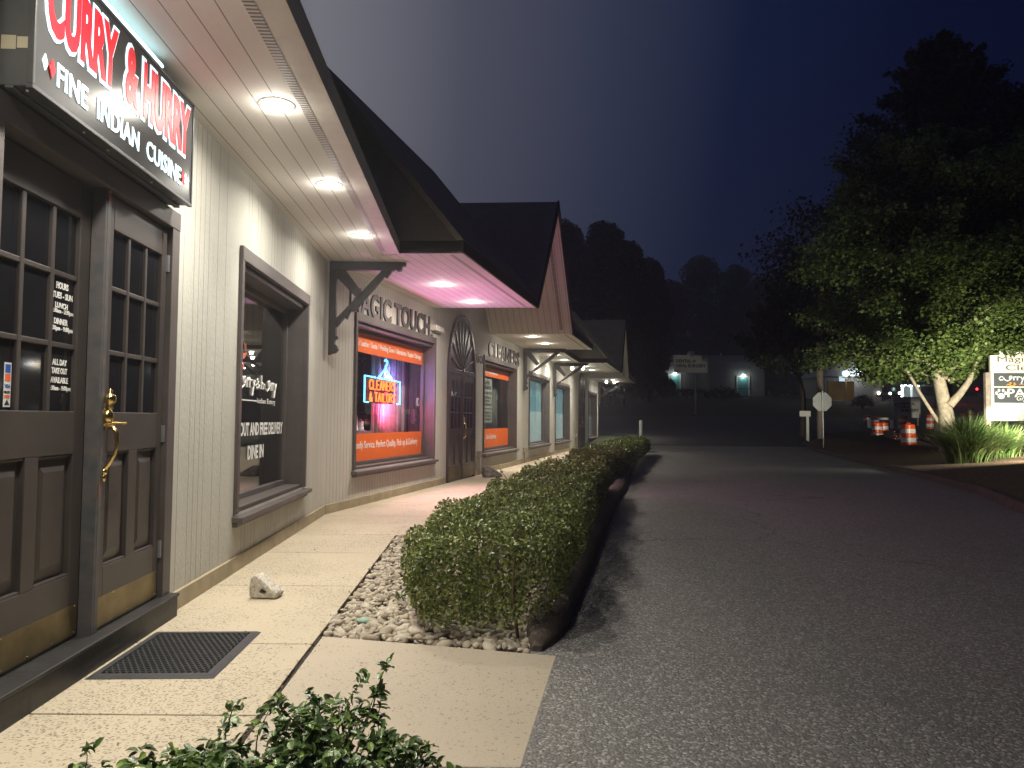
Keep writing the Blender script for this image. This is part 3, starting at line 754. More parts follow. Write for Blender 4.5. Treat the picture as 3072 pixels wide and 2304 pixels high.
mb.tube([A(hs, ho, 1.14), A(hs, ho + .045, 1.148), A(hs, ho + .068, 1.12), A(hs, ho + .072, 1.07), A(hs, ho + .060, 1.01), A(hs, ho + .035, .965), A(hs, ho + .012, .935)], [.013, .012, .012, .010, .009, .009, .012], 10)
mb.ball(A(hs, ho + .012, .925), .017, 10, 0, (1, 1, 1.2)); mb.ball(A(hs, ho + .010, .893), .013, 10, 0, (1, 1, 1.6))
mb.build('door_handle', MT['brass'], dr)
for zz in (.42, 1.10, 2.12):
    mb = MB(); mb.box(A, 5.412, 5.432, .0, .008, zz - .05, zz + .05); mb.tube([A(5.422, .010, zz - .05), A(5.422, .010, zz + .05)], .008, 8); mb.build('hinge', MT['steel'], dr)
mb = MB(); og = -.055 - .0215
def dtxt(tx, z, h, s0=4.37, s1=4.54, b=.03): text(mb, A, tx, s0, s1, z, z + h, og, .0015, b)
dtxt('HOURS', 1.79, .032, 4.40, 4.50); dtxt('TUES - SUN', 1.745, .03); dtxt('LUNCH', 1.70, .027, 4.395, 4.50); dtxt('11:30am - 2:30pm', 1.672, .026, 4.36, 4.55); mb.build('door_lettering', MT['vinyl'], dl); mb = MB(); dtxt('DINNER', 1.625, .028, 4.39, 4.505); dtxt('4:30pm - 9:00pm', 1.59, .028, 4.36, 4.55)
mb.build('door_lettering', MT['vinyl'], dl); mb = MB(); dtxt('ALL DAY', 1.435, .028, 4.39, 4.51); dtxt('TAKE OUT', 1.395, .028, 4.385, 4.515); dtxt('AVAILABLE', 1.352, .028, 4.38, 4.525); dtxt('11:30am - 9:00pm', 1.312, .028, 4.36, 4.55)
mb.build('door_lettering', MT['vinyl'], dl)
mb = MB(); og2 = og
mb.box(A, 4.045, 4.092, og2, og2 + .001, 1.235, 1.42, 0)
for z0, z1, k in ((1.378, 1.412, 1), (1.342, 1.372, 2), (1.272, 1.285, 2)):
    mb.box(A, 4.052, 4.086, og2 + .001, og2 + .002, z0, z1, k)
text(mb, A, 'VISA', 4.050, 4.087, 1.314, 1.330, og2 + .0012, .001, .03, mi=1); text(mb, A, 'DISCOVER', 4.049, 4.088, 1.292, 1.302, og2 + .0012, .001, .02, mi=3)
mb.prism([A(4.052, og2 + .001, 1.243), A(4.086, og2 + .001, 1.243), A(4.069, og2 + .001, 1.266)], [A(4.052, og2 + .002, 1.243), A(4.086, og2 + .002, 1.243), A(4.069, og2 + .002, 1.266)], 3)
mb.build('card_sticker', [MT['vinyl'], plain('blue_ink', (.03, .10, .40)), plain('orange_ink', (.75, .15, .05)), MT['ink']], dl)
# casing, threshold
mb = MB()
mb.box(A, 5.428, 5.535, -.10, .03, 0.135, 2.44); mb.box(A, 3.72, 3.82, -.10, .03, .135, 2.44); mb.box(A, 3.72, 5.535, -.10, .033, 2.34, 2.45)
mb.build('door_frame', MT['trim'], bld, bevel=.004)
mb = MB(); mb.box(A, 3.0, 5.545, -.10, .075, -.02, .118); mb.box(A, 3.0, 5.55, -.10, .085, .119, .138)
mb.build('door_step', MT['step'], bld, bevel=.006)
mb = MB(); mb.poly([A(3.6, -.12, 0), A(5.6, -.12, 0), A(5.6, -.12, 2.5), A(3.6, -.12, 2.5)]); mb.build('door_backing', MT['roomdk'], bld)

# ------------------------------------------------------------------ eaves, roofs, gables
SK = .17     # eave ends lean a little along the wall
def sv(fr, s, o): return s + SK * o
OV = 1.86; OA = .95
def soffit_poly(mb, fr, corners, z, mi=0):
    vs = [fr(s, o, z) for s, o in corners]; mb.poly(vs, [(o, s) for s, o in corners], mi)
fascia = .135
def eave(fr, near, far, ov, dz=0., fm='trimdk'):
    """near / far: list of (s,o) on the end edges from the wall to the eave"""
    soff = MB(); vent = MB(); fas = MB(); roof = MB(); edge = MB()
    c = near + far[::-1]
    vs = [fr(s, o, SZ - dz) for s, o in c][::-1]
    soff.poly(vs, [(o, s) for s, o in c][::-1])
    (n0, f0) = near[-1], far[-1]
    p = [fr(n0[0], n0[1], SZ - .012), fr(f0[0], f0[1], SZ - .012), fr(f0[0], f0[1], SZ + fascia), fr(n0[0], n0[1], SZ + fascia)]
    q = [fr(n0[0], n0[1] - .025, SZ - .012), fr(f0[0], f0[1] - .025, SZ - .012), fr(f0[0], f0[1] - .025, SZ + fascia), fr(n0[0], n0[1] - .025, SZ + fascia)]
    fas.prism(q, p)
    # roof slope
    rs = .0
    zt = RT; ot = ov - (RT - SZ - fascia) / 1.26
    roof.prism([fr(n0[0], n0[1] + .004, SZ + fascia + .002), fr(f0[0], f0[1] + .004, SZ + fascia + .002), fr(f0[0] - SK * (ov - ot), ot, zt), fr(n0[0] - SK * (ov - ot), ot, zt)],
               [fr(n0[0], n0[1] - .08, SZ + fascia + .002), fr(f0[0], f0[1] - .08, SZ + fascia + .002), fr(f0[0] - SK * (ov - ot), ot - .1, zt), fr(n0[0] - SK * (ov - ot), ot - .1, zt)])
    # vent strip and light edge board
    for (o0, o1, t, M_) in ((n0[1] - .215, n0[1] - .155, .004, vent),):
        vs = [fr(n0[0] + .12, o0, SZ - t), fr(f0[0] - .1, o0, SZ - t), fr(f0[0] - .1, o1, SZ - t), fr(n0[0] + .12, o1, SZ - t)]
        M_.poly(vs[::-1], [(0, n0[0]), (0, f0[0]), (.06, f0[0]), (.06, n0[0])][::-1])
    edge.prism([fr(n0[0] + .01, n0[1] - .145, SZ - .006), fr(f0[0], f0[1] - .145, SZ - .006), fr(f0[0], f0[1] - .027, SZ - .006), fr(n0[0] + .01, n0[1] - .027, SZ - .006)],
               [fr(n0[0] + .01, n0[1] - .145, SZ - .001), fr(f0[0], f0[1] - .145, SZ - .001), fr(f0[0], f0[1] - .027, SZ - .001), fr(n0[0] + .01, n0[1] - .027, SZ - .001)])
    fas.build('fascia', MT[fm], bld); close_(soff, vent, None, roof, edge)
def close_(soff, vent, fas, roof, edge):
    for m_, nm, mt in ((soff, 'soffit', 'soffit'), (vent, 'soffit_vent', 'vent'), (edge, 'eave_edge_board', 'cream'), (fas, 'fascia', 'trimdk'), (roof, 'roof', 'roof')):
        if m_ is not None and m_.v: m_.build(nm, MT[mt], bld)
def endface(fr, s, o0, o1, ov):
    fas = MB(); roof = MB()
    """dark fascia board closing a stepped eave end, with the roof hip above it"""
    a = [fr(s + SK * o0, o0, SZ - .012), fr(s + SK * o1, o1, SZ - .012), fr(s + SK * o1, o1, SZ + fascia), fr(s + SK * o0, o0, SZ + fascia)]
    b = [(x + fr.d[0] * .03, y + fr.d[1] * .03, z) for x, y, z in a]
    fas.prism(a, b)
    ot = ov - (RT - SZ - fascia) / 1.26
    roof.poly([fr(s + SK * ov + .01, ov + .004, SZ + fascia), fr(s + SK * ov + .01, ot, RT), fr(s + SK * ov + .01, ot - 1.5, RT), fr(s + SK * o0 + .01, -1.0, SZ + .1), fr(s + SK * o0 + .01, o0, SZ + fascia)])
    close_(None, None, fas, roof, None)
# A: ends where it meets the wider eave
ae = A.L + .02
eave(A, [(0, 0), (0, OA)], [(A.L + .1, 0), (9.60 + .12, OA)], OA, 0., 'cream')
B0 = -.57
eave(BC, [(-.02, 0), (-.513 + .2, 1.175), (B0 + SK * OV, OV)], [(3.84, 0), (3.84 + SK * OV, OV)], OV, .0035)
endface(BC, B0 + .02, 1.1, OV, OV)
eave(BC, [(7.92, 0), (7.92 + SK * OV, OV)], [(11.75, 0), (11.75 + SK * OV, OV)], OV)
eave(D, [(.1, .0), (.1 + SK * OA, OA)], [(D.L, 0), (D.L + .0, OA)], OA)
E0 = -.42
eave(EF, [(0, 0), (E0 + SK * OA, OA), (E0 + SK * OV, OV)], [(5.2, 0), (5.2 + SK * OV, OV)], OV)
endface(EF, E0 + .02, .8, OV, OV)
eave(EF, [(9.25, 0), (9.25 + SK * OV, OV)], [(14.2, 0), (14.2 + SK * OV, OV)], OV)
def gable(fr, s0, s1):
    c = (s0 + s1) / 2; zr = RT + .02; o0, o1 = -.3, OV
    for (e, sg) in ((s0, -1), (s1, 1)):
        soff = MB(); vent = MB(); fas = MB(); roof = MB()
        P = lambda s, o, z: fr(s + SK * o, o, z)
        t = .13
        up = [P(e, o1, SZ + .02), P(c, o1, zr), P(c, o0, zr), P(e, o0, SZ + .02)]
        lo = [P(e, o1, SZ - .0), P(c, o1, zr - t * 1.5), P(c, o0, zr - t * 1.5), P(e, o0, SZ - .0)]
        if sg < 0:
            roof.poly(up); 
            v = lo
        else:
            roof.poly(up[::-1]); v = lo[::-1]
        L = math.hypot(c - e, zr - SZ)
        uvs = [(o1, 0), (o1, L), (o0, L), (o0, 0)]
        soff.poly(v, uvs if sg < 0 else uvs[::-1])
        # rake board
        a = [P(e, o1 + .0, SZ - .02), P(e + sg * .03, o1, SZ + .04), P(c, o1, zr + .03), P(c, o1, zr - .2)]
        b = [P(e, o1 + .03, SZ - .02), P(e + sg * .03, o1 + .03, SZ + .04), P(c, o1 + .03, zr + .03), P(c, o1 + .03, zr - .2)]
        fas.prism(a, b)
        # vent strip near the rake
        dn = .006
        q = lambda k, o: fr(e + (c - e) * k + SK * o - sg * dn, o, SZ + (zr - t * 1.5 - SZ) * k - dn)
        for o in (.27,):
            vs = [q(.04, o1 - o), q(.93, o1 - o), q(.93, o1 - o + .07), q(.04, o1 - o + .07)]
            vent.poly(vs if sg < 0 else vs[::-1], [(0, 0), (0, 3), (.07, 3), (.07, 0)])
        close_(soff, vent, fas, roof, None)
gable(BC, 3.84, 7.92); gable(EF, 5.2, 9.25)
mb = MB()
mb.poly([(-1.9 - .5, -1, RT - .25), (-2.4, 9.3, RT - .25), (.3, 20.6, RT - .25), (1.4, 25.7, RT - .25), (4.4, 39.2, RT - .25), (-8, 42, RT - .25), (-14, 9, RT - .25), (-12, -1, RT - .25)])
mb.build('flat_roof', MT['roof'], bld)

# ------------------------------------------------------------------ wall letters, brackets, fittings
mb = MB(); text(mb, BC, 'MAGIC TOUCH', .62, 3.76, 2.64, 3.0, .003, .022, .03, 1.02)
mb.box(BC, 3.84, 3.92, .003, .02, 2.64, 2.70)
tag(mb.build('wall_lettering', MT['letter'], loc=BC(.62, .012, 2.64)), 'raised dark brown MAGIC TOUCH letters above the neon window', 'sign')
mb = MB(); text(mb, BC, 'CLEANERS', 7.72, 10.88, 2.60, 3.0, .003, .022, .03, 1.02)
tag(mb.build('wall_lettering', MT['letter'], loc=BC(7.72, .012, 2.6)), 'raised dark brown CLEANERS letters above the notice window', 'sign')

def bracket(base, ang, label, arm=.95, drop=1.16):
    """base: point on the wall at the soffit; ang: direction the arm points"""
    root = empty('eave_bracket', (base[0], base[1], SZ - drop), label, 'bracket', 'timber brackets under the eaves')
    fr = XY(base[0], base[1], ang); T = SZ - .004; w = .045
    B = lambda mb, P: mb.prism([fr(a, -w, T - b) for a, b in P], [fr(a, w, T - b) for a, b in P])
    mb = MB(); B(mb, [(.0, .11), (.09, .11), (.09, drop - .22), (.11, drop - .22), (.11, drop - .19), (.075, drop - .17), (.075, drop - .12), (.105, drop - .10), (.12, drop - .05), (.09, drop - .01), (.05, drop), (.0, drop + .02)])
    mb.build('post', MT['trimdk'], root, bevel=.004)
    mb = MB(); B(mb, [(.0, .0), (arm, .0), (arm, .045), (arm - .04, .05), (arm - .05, .10), (arm - .10, .112), (arm - .13, .09), (arm - .16, .107), (.0, .107)])
    mb.build('arm', MT['trimdk'], root, bevel=.004)
    mb = MB(); B(mb, [(.093, drop - .33), (.093, drop - .44), (arm - .30, .109), (arm - .17, .109), (arm - .24, .20), (arm - .27, .18), (arm - .33, .26), (.30, drop - .52), (.27, drop - .55), (.22, drop - .43), (.20, drop - .46)][::1])
    mb.build('brace', MT['trimdk'], root, bevel=.004)
    mb = MB(); B(mb, [(.092, .112), (.20, .112), (.43, .42), (.36, .48), (.092, .20)]); mb.build('strut', MT['trimdk'], root, bevel=.004)
    return root
bracket(BC(-.05, .05, 0)[:2], R(2), 'dark timber bracket where the restaurant wall meets the neon-window wall', .95)
bracket(BC(11.45, .02, 0)[:2], R(2), 'dark timber bracket just past the CLEANERS letters', 1.15)
bracket(D(5.05, .02, 0)[:2], R(2), 'dark timber bracket between the two pale blue windows', 1.2)
bracket(EF(13.05, .02, 0)[:2], R(2), 'farthest timber bracket at the end of the shop row', 1.4)

mb = MB(); mb.box(BC, 3.84, 4.26, .0, .11, 2.77, 2.86); mb.box(BC, 4.26, 4.30, .02, .09, 2.775, 2.855)
tag(mb.build('junction_box', MT['cream'], loc=BC(4.05, 0, 2.77), bevel=.006), 'white utility box on the wall beside the MAGIC TOUCH letters', 'box')
for (s, fr, z, lb) in ((6.98, BC, .38, 'small grey outlet box low beside the near arched door'), (11.58, BC, .30, 'small grey outlet box low under the second bracket'), (5.05, EF, .5, 'small grey outlet box beside the far arched door')):
    mb = MB(); mb.box(fr, s - .09, s + .09, .002, .075, z, z + .13); mb.box(fr, s - .06, s + .06, .075, .088, z + .015, z + .115); mb.tube([fr(s, .03, z), fr(s, .03, .0)], .014, 8)
    tag(mb.build('outlet_box', MT['post'], loc=fr(s, .002, z), bevel=.005), lb, 'outlet box')

# recessed lights
def lamp(name, typ, loc, power, col, parent=None, size=.1, rot=None, **kw):
    d = bpy.data.lights.new(name, typ); d.energy = power; d.color = col
    if typ == 'AREA': d.shape = 'DISK'; d.size = size
    elif typ in ('POINT', 'SPOT'): d.shadow_soft_size = size
    for k, v in kw.items(): setattr(d, k, v)
    o = bpy.data.objects.new(name, d); COL.objects.link(o)
    if rot is not None: o.rotation_euler = rot
    if parent is not None:
        o.parent = parent; o.location = Vector(loc) - world_loc(parent)
    else: o.location = loc
    return o
def recessed():
    root = empty('recessed_light', (0, 0, SZ), 'x', 'ceiling light', 'recessed lights in the soffits')
    mb = MB(); mb.lathe((0, 0, SZ), [(.088, -.004), (.112, -.004), (.115, -.0005)], 28); mb.build('trim_ring', MT['white'], root)
    mb = MB(); mb.add([(.090 * math.cos(t), .090 * math.sin(t), SZ - .0055) for t in np.linspace(0, 2 * math.pi, 28, endpoint=False)], [tuple(range(28))[::-1]]); mb.build('lens', MT['lens'], root)
    lamp('downlight', 'AREA', (0, 0, SZ - .012), 1, (1, .93, .78), root, .15, spread=R(162))
    lamp('reflector_beam', 'AREA', (0, 0, SZ - .014), 1, (1, .93, .78), root, .13, spread=R(96))
    lamp('lens_spill', 'POINT', (0, 0, SZ - .055), 1, (1, .93, .78), root, .05)
    return root
rproto = recessed()
RL = [(-1.36, 1.35, 'recessed light above the restaurant sign'), (-1.42, 2.95, 'recessed light by the near end of the restaurant sign'), (-1.494, 4.574, 'largest-looking recessed light, nearest the white-lettered sign'), (-1.556, 6.165, 'recessed light above the restaurant window, second from the sign'),
      (-1.627, 7.889, 'recessed light nearest the first bracket'), (-1.036, 10.778, 'recessed light in the pink soffit above the neon sign'), (-.671, 12.348, 'recessed light in the pink soffit nearest the first gable'),
      (.485, 17.5, 'recessed light above the CLEANERS letters'), (.854, 19.088, 'recessed light between the CLEANERS letters and second bracket'), (1.30, 22.43, 'recessed light just behind the second bracket'), (1.71, 24.31, 'recessed light above the first pale blue window'),
      (2.69, 27.06, 'recessed light above the second pale blue window'), (3.12, 29.02, 'recessed light just before the far gable'), (4.894, 36.0, 'recessed light above the dim far window'), (5.33, 37.6, 'farthest recessed light at the end of the row')]
PW = [38, 38, 38, 38, 38, 56, 56, 56, 56, 56, 56, 52, 52, 45, 45]
ldat = {}
for i, (x, y, lb) in enumerate(RL):
    o = rproto if i == 0 else copy_tree(rproto)
    o.location = (x, y, SZ); o['label'] = lb
    for ch in o.children:
        if ch.type == 'LIGHT':
            kind = ch.data.name.split('.')[0]; key = (PW[i], kind)
            if key not in ldat:
                ldat[key] = ch.data if i == 0 else ch.data.copy(); ldat[key].energy = PW[i] * {'downlight': .62, 'reflector_beam': .31, 'lens_spill': .13}[kind]
                ldat[key].color = (1, .945, .83) if PW[i] == 38 else (1, .91, .76)
            ch.data = ldat[key]

def twin_flood(x, y, z, label):
    root = empty('twin_floodlight', (x, y, z), label, 'floodlight', 'twin floodlights under the eaves')
    mb = MB(); mb.lathe((x, y, z), [(.0, 0), (.06, 0), (.06, -.03), (.02, -.05)], 14); mb.build('mount', MT['white'], root)
    for sg in (-1, 1):
        mb = MB(); e = Vector((x + sg * .16, y - .05, z - .10)); s = Vector((x, y, z - .03))
        mb.tube([s, (s + e) / 2 + Vector((0, 0, -.03)), e], [.02, .025, .055], 10)
        h = mb.build('lamp_head', MT['white'], root)
        mb = MB(); dr_ = Vector((sg * .55, -.35, -.75)).normalized(); mb.ball(e + dr_ * .05, .062, 12); mb.build('bulb', MT['lens'], h)
    return root
twin_flood(2.32, 26.3, SZ - .002, 'white twin floodlight just past the third bracket')
twin_flood(4.72, 35.6, SZ - .002, 'white twin floodlight near the end of the row')

# ------------------------------------------------------------------ box sign above the entrance
sg = empty('shop_sign', A(4.6, .07, 2.465), 'charcoal light box sign reading CURRY & HURRY above the door', 'sign')
mb = MB(); mb.box(A, 3.79, 5.40, .002, .135, 2.468, 3.085)
mb.box(A, 3.785, 5.405, .04, .075, 2.455, 2.468)
mb.build('sign_box', MT['signbox'], sg, bevel=.004)
mb = MB(); mb.box(A, 3.80, 5.39, .135, .1385, 2.478, 3.075); mb.build('sign_face', MT['signface'], sg)
mb = MB()
for (a, b, c, d) in ((3.786, 5.404, 2.460, 2.478), (3.786, 5.404, 3.075, 3.09), (3.786, 3.80, 2.478, 3.075), (5.39, 5.404, 2.478, 3.075)): mb.box(A, a, b, .12, .146, c, d)
mb.build('sign_frame', MT['signbox'], sg, bevel=.003)
# the big lettering dips along a gentle fan
def wp(u, w): return w
T1 = ('CURRY', 3.865, 4.44); T2 = ('&', 4.525, 4.665); T3 = ('HURRY', 4.72, 5.335)
mb = MB()
for tx, a, b in (T1, T2, T3): text(mb, A, tx, a - .018, b + .018, 2.712, 3.045, .1395, .003, .075, .97)
text(mb, A, 'FINE  INDIAN  CUISINE', 3.955, 5.235, 2.542, 2.642, .1395, .003, .018, 1.06)
for s in (3.868, 5.30):
    q = [(s - .018, 2.60), (s, 2.565), (s + .018, 2.60), (s, 2.635)]; mb.prism([A(a, .1395, b) for a, b in q], [A(a, .1425, b) for a, b in q])
mb.build('sign_lettering', MT['signglow'], sg)
mb = MB()
for tx, a, b in (T1, T2, T3): text(mb, A, tx, a, b, 2.732, 3.025, .144, .003, .045, .99)
for s in (3.912, 5.262):
    q = [(s - .022, 2.595), (s, 2.555), (s + .022, 2.595), (s, 2.635)]; mb.prism([A(a, .1435, b) for a, b in q], [A(a, .1465, b) for a, b in q])
mb.build('sign_lettering', MT['redglow'], sg)
mb = MB(); mb.box(A, 3.788, 3.789, .02, .075, 2.61, 2.665); mb.box(A, 3.787, 3.7885, .08, .125, 2.615, 2.66); mb.build('sticker', plain('cream_sticker', (.55, .50, .36), .6), sg)
mb = MB(); mb.tube([A(3.85, .125, 3.118), A(4.97, .125, 3.118)], .012, 10); mb.tube([A(3.85, .09, 3.122), A(4.9, .09, 3.122)], .010, 8)
mb.build('light_tube', MT['tubeglow'], sg)
mb = MB()
for s in (3.83, 4.25, 4.47, 4.95, 5.25): mb.ball(A(s, .10, 2.4665), .006, 8)
mb.build('light_leak_dot', MT['white'], sg)  # white dots painted for light leaking through holes in the underside

# ------------------------------------------------------------------ neon sign and things behind the neon window
no = -.34
ns = empty('neon_sign', BC(2.6, no, 1.45), 'glowing neon CLEANERS & TAILORS sign with blue coat hanger', 'neon sign')
r = .013
mb = MB()
mb.tube([BC(s, no, z) for s, z in ((2.28, 1.842), (1.88, 1.85), (1.88, 1.45), (2.02, 1.45))], r, 8); mb.tube([BC(s, no, z) for s, z in ((2.95, 1.83), (3.30, 1.82), (3.30, 1.44), (3.17, 1.445))], r, 8)
mb.tube([BC(s, no, z) for s, z in ((2.36, 1.84), (2.90, 1.832))], r, 8)
mb.tube([BC(s, no + .02, z) for s, z in ((2.36, 1.855), (2.62, 2.00), (2.90, 1.845))], r, 8)
mb.tube([BC(s, no + .02, z) for s, z in ((2.62, 2.00), (2.63, 2.05), (2.69, 2.08), (2.69, 2.13), (2.63, 2.15), (2.58, 2.125))], r, 8)
mb.build('hanger_tube', MT['neonblue'], ns)
mb = MB()
def neon_word(tx, s0, s1, z0, z1):
    cw = (s1 - s0) / (sum(.5 if c in ' I' else 1 for c in tx)); x = s0
    for c in tx:
        w = cw * (.5 if c in ' I' else 1)
        for st in NEON.get(c, []): mb.tube([BC(x + w * .10 + w * .74 * a, no, z0 + (z1 - z0) * b) for a, b in st], .0105, 6)
        x += w
neon_word('CLEANERS', 2.05, 3.12, 1.655, 1.80); neon_word('& TAILORS', 2.05, 3.12, 1.465, 1.605)
mb.build('letter_tube', MT['neonred'], ns)
mb = MB()
for s in (1.95, 2.2, 3.0, 3.25): mb.tube([BC(s, no - .05, 1.44), BC(s, no - .05, 2.2)], .006, 6)
mb.tube([BC(1.9, no - .05, 2.2), BC(3.3, no - .05, 2.2)], .008, 6)
mb.box(BC, 2.0, 3.15, no - .06, no - .055, 1.44, 1.83)
mb.build('mounting_rack', MT['black'], ns)
mb = MB(); mb.tube([BC(2.6, no - .05, 1.44), BC(2.58, no - .06, 1.1), BC(2.62, no - .06, .6)], .006, 6); mb.build('power_cord', MT['black'], ns)
nrot = (R(90), 0, math.atan2(BC.n[1], BC.n[0]) - R(90))
for s_, z_, h_ in ((1.88, 1.65, .38), (3.30, 1.63, .36), (2.63, 1.836, .02)):
    lamp('neon_blue_light', 'AREA', BC(s_, no + .016, z_), 20, (.30, .30, 1), ns, .5 if h_ < .1 else .016, nrot, shape='RECTANGLE', size_y=h_)
for s_, z_, h_ in ((2.20, 1.7275, .13), (2.62, 1.7275, .13), (2.42, 1.535, .13), (2.82, 1.535, .13)):
    lamp('neon_red_light', 'AREA', BC(s_, no + .013, z_), 19, (1, .13, .16), ns, .014, nrot, shape='RECTANGLE', size_y=h_)
lamp('neon_back_light', 'POINT', BC(3.2, no - .07, 1.34), 46, (1, .10, .24), ns, .03)
lamp('neon_blue_back_light', 'POINT', BC(3.35, no - .07, 1.92), 24, (.30, .28, 1), ns, .03)
def curtain(name, fr, s0, s1, z0, z1, o, m, label, amp=.03, n=60):
    V = []; S = np.linspace(s0, s1, n)
    for z in (z1, (z0 + z1) / 2, z0):
        for k, s in enumerate(S): V.append(fr(s, o + amp * math.sin(k * .75) + .012 * math.sin(k * 2.1 + z), z))
    mb = MB(); mb.add(V, [(j * n + i, j * n + i + 1, (j + 1) * n + i + 1, (j + 1) * n + i) for j in range(2) for i in range(n - 1)], smooth=True)
    ob = mb.build(name, m, loc=fr(s0, o, z0)); md = ob.modifiers.new('Solid', 'SOLIDIFY'); md.thickness = .004
    tag(ob, label, 'curtain'); return ob
curtain('curtain', BC, 2.72, 4.36, .55, 2.45, -.62, MT['fabric'], 'pale curtain glowing pink behind the neon sign', .02)
curtain('curtain', BC, 4.36, 5.25, .55, 2.45, -.60, MT['greyfab'], 'grey curtain at the right of the neon window', .012, 20)
curtain('curtain', BC, 8.7, 10.5, .50, 2.45, -.50, MT['greyfab'], 'grey curtain behind the paper notices', .05, 60)
curtain('curtain', BC, 10.3, 11.9, .50, 2.45, -.58, MT['fabric'], 'paler curtain at the right of the notice window', .03, 30)
mb = MB(); mb.box(BC, 4.15, 4.33, -.46, -.38, 1.10, 1.38); mb.box(BC, 4.17, 4.31, -.38, -.36, 1.26, 1.36); mb.box(BC, 4.13, 4.35, -.38, -.35, 1.16, 1.20)
tag(mb.build('dispenser', MT['greencase'], loc=BC(4.24, -.42, 1.1), bevel=.01), 'dark green dispenser box inside the neon window', 'dispenser')
mb = MB(); mb.box(BC, 3.76, 3.90, -.215, -.213, 1.43, 1.57, 0); mb.box(BC, 3.84, 3.88, -.2128, -.2122, 1.46, 1.53, 1)
mb.build('sticker', [MT['vinyl'], MT['ink']], win2)
mb = MB(); mb.box(BC, 1.5, 2.66, -.95, -.56, .96, 1.0); mb.box(BC, 1.5, 1.54, -.95, -.56, 0, .96); mb.box(BC, 2.62, 2.66, -.95, -.56, 0, .96)
tag(mb.build('counter', MT['roomlt'], loc=BC(1.4, -.7, 0)), 'counter inside the neon window under the thread cones', 'counter')
for k, (s, h) in enumerate(((2.22, .30), (2.43, .19))):
    mb = MB(); c = BC(s, -.64, 1.002); mb.lathe(c, [(.0, 0), (.055, 0), (.055, .015), (.045, .02), (.03, h * .8), (.012, h * .85), (.012, h), (0, h)], 14)
    tag(mb.build('thread_cone', MT['vinyl'], loc=c), ('taller' if k == 0 else 'shorter') + ' white thread cone on the counter inside the neon window', 'thread cone', 'thread cones on the counter')
lamp('shop_light', 'POINT', BC(9.2, -1.1, 2.3), 10, (.85, 1, .85), winc, .15)
lamp('dining_light', 'POINT', A(8.4, -1.2, 2.3), 2.0, (1, .9, .75), win1, .1)

# ------------------------------------------------------------------ doormat and stones
mc = (-1.665, 3.82); mr = R(2.5)
mat_ = empty('doormat', (mc[0], mc[1], 0), 'black rubber ring mat in front of the restaurant door', 'doormat')
fr = XY(mc[0], mc[1], mr); hw, hl_ = .29, .37
mb = MB(); bw = .045
lo = [(-hw, -hl_), (hw, -hl_), (hw, hl_), (-hw, hl_)]; hi = [(-hw + .02, -hl_ + .02), (hw - .02, -hl_ + .02), (hw - .02, hl_ - .02), (-hw + .02, hl_ - .02)]; inn = [(-hw + bw, -hl_ + bw), (hw - bw, -hl_ + bw), (hw - bw, hl_ - bw), (-hw + bw, hl_ - bw)]
for k in range(4):
    j = (k + 1) % 4
    mb.poly([fr(*lo[k], .002), fr(*lo[j], .002), fr(*hi[j], .013), fr(*hi[k], .013)][::-1]); mb.poly([fr(*hi[k], .013), fr(*hi[j], .013), fr(*inn[j], .013), fr(*inn[k], .013)][::-1]); mb.poly([fr(*inn[k], .013), fr(*inn[j], .013), fr(*inn[j], .003), fr(*inn[k], .003)][::-1])
mb.build('mat_border', MT['rubber'], mat_)
mb = MB(); mb.poly([fr(a, b, .003) for a, b in inn][::-1]); n = 12
pr = .030
for j in range(25):
    for i in range(18):
        u = -hw + bw + .012 + pr * (i + (.5 if j % 2 else 0)); v = -hl_ + bw + .014 + pr * .866 * j
        if u > hw - bw - .01 or v > hl_ - bw - .01: continue
        V = []
        for (rr_, zz) in ((.0162, .0035), (.0158, .0125), (.0118, .0125), (.0112, .0035)):
            V += [fr(u + rr_ * math.cos(t), v + rr_ * math.sin(t), zz) for t in np.linspace(0, 2 * math.pi, n, endpoint=False)]
        mb.add(V, [(a * n + b, a * n + (b + 1) % n, (a + 1) * n + (b + 1) % n, (a + 1) * n + b) for a in range(3) for b in range(n)], smooth=False)
mb.build('mat_rings', MT['rubber'], mat_)

def wedge_stone(hole):
    me = MB(); P = [(-.088, .0), (.088, .0), (.096, .025), (.082, .048), (-.045, .148), (-.070, .150), (-.092, .125), (-.100, .04)]
    w = .062
    me.prism([(a, -w, b) for a, b in P], [(a, w, b) for a, b in P])
    ob = me.build('door_stone', MT['stone'] if hole else MT['stonegrey'])
    b = ob.modifiers.new('b', 'BEVEL'); b.width = .022; b.segments = 3; b.limit_method = 'ANGLE'; b.angle_limit = R(20)
    cut = None
    if hole:
        c = MB(); c.tube([(.0, -.2, .055), (.0, .02, .055)], .025, 24); cut = c.build('cut', MT['stone'])
        bo = ob.modifiers.new('h', 'BOOLEAN'); bo.object = cut; bo.operation = 'DIFFERENCE'
    s = ob.modifiers.new('s', 'SUBSURF'); s.subdivision_type = 'SIMPLE'; s.levels = s.render_levels = 2
    tx = bpy.data.textures.new('lumps', 'CLOUDS'); tx.noise_scale = .03
    dm = ob.modifiers.new('d', 'DISPLACE'); dm.texture = tx; dm.strength = .010; dm.mid_level = .5
    me2 = bpy.data.meshes.new_from_object(ob.evaluated_get(bpy.context.evaluated_depsgraph_get()))
    ob.modifiers.clear(); ob.data = me2
    if cut: bpy.data.objects.remove(cut)
    return ob
st = wedge_stone(True); st.location = (-1.63, 5.02, .004); st.rotation_euler = (0, 0, R(-6)); tag(st, 'pale wedge-shaped stone with a round drilled hole on the sidewalk', 'stone')
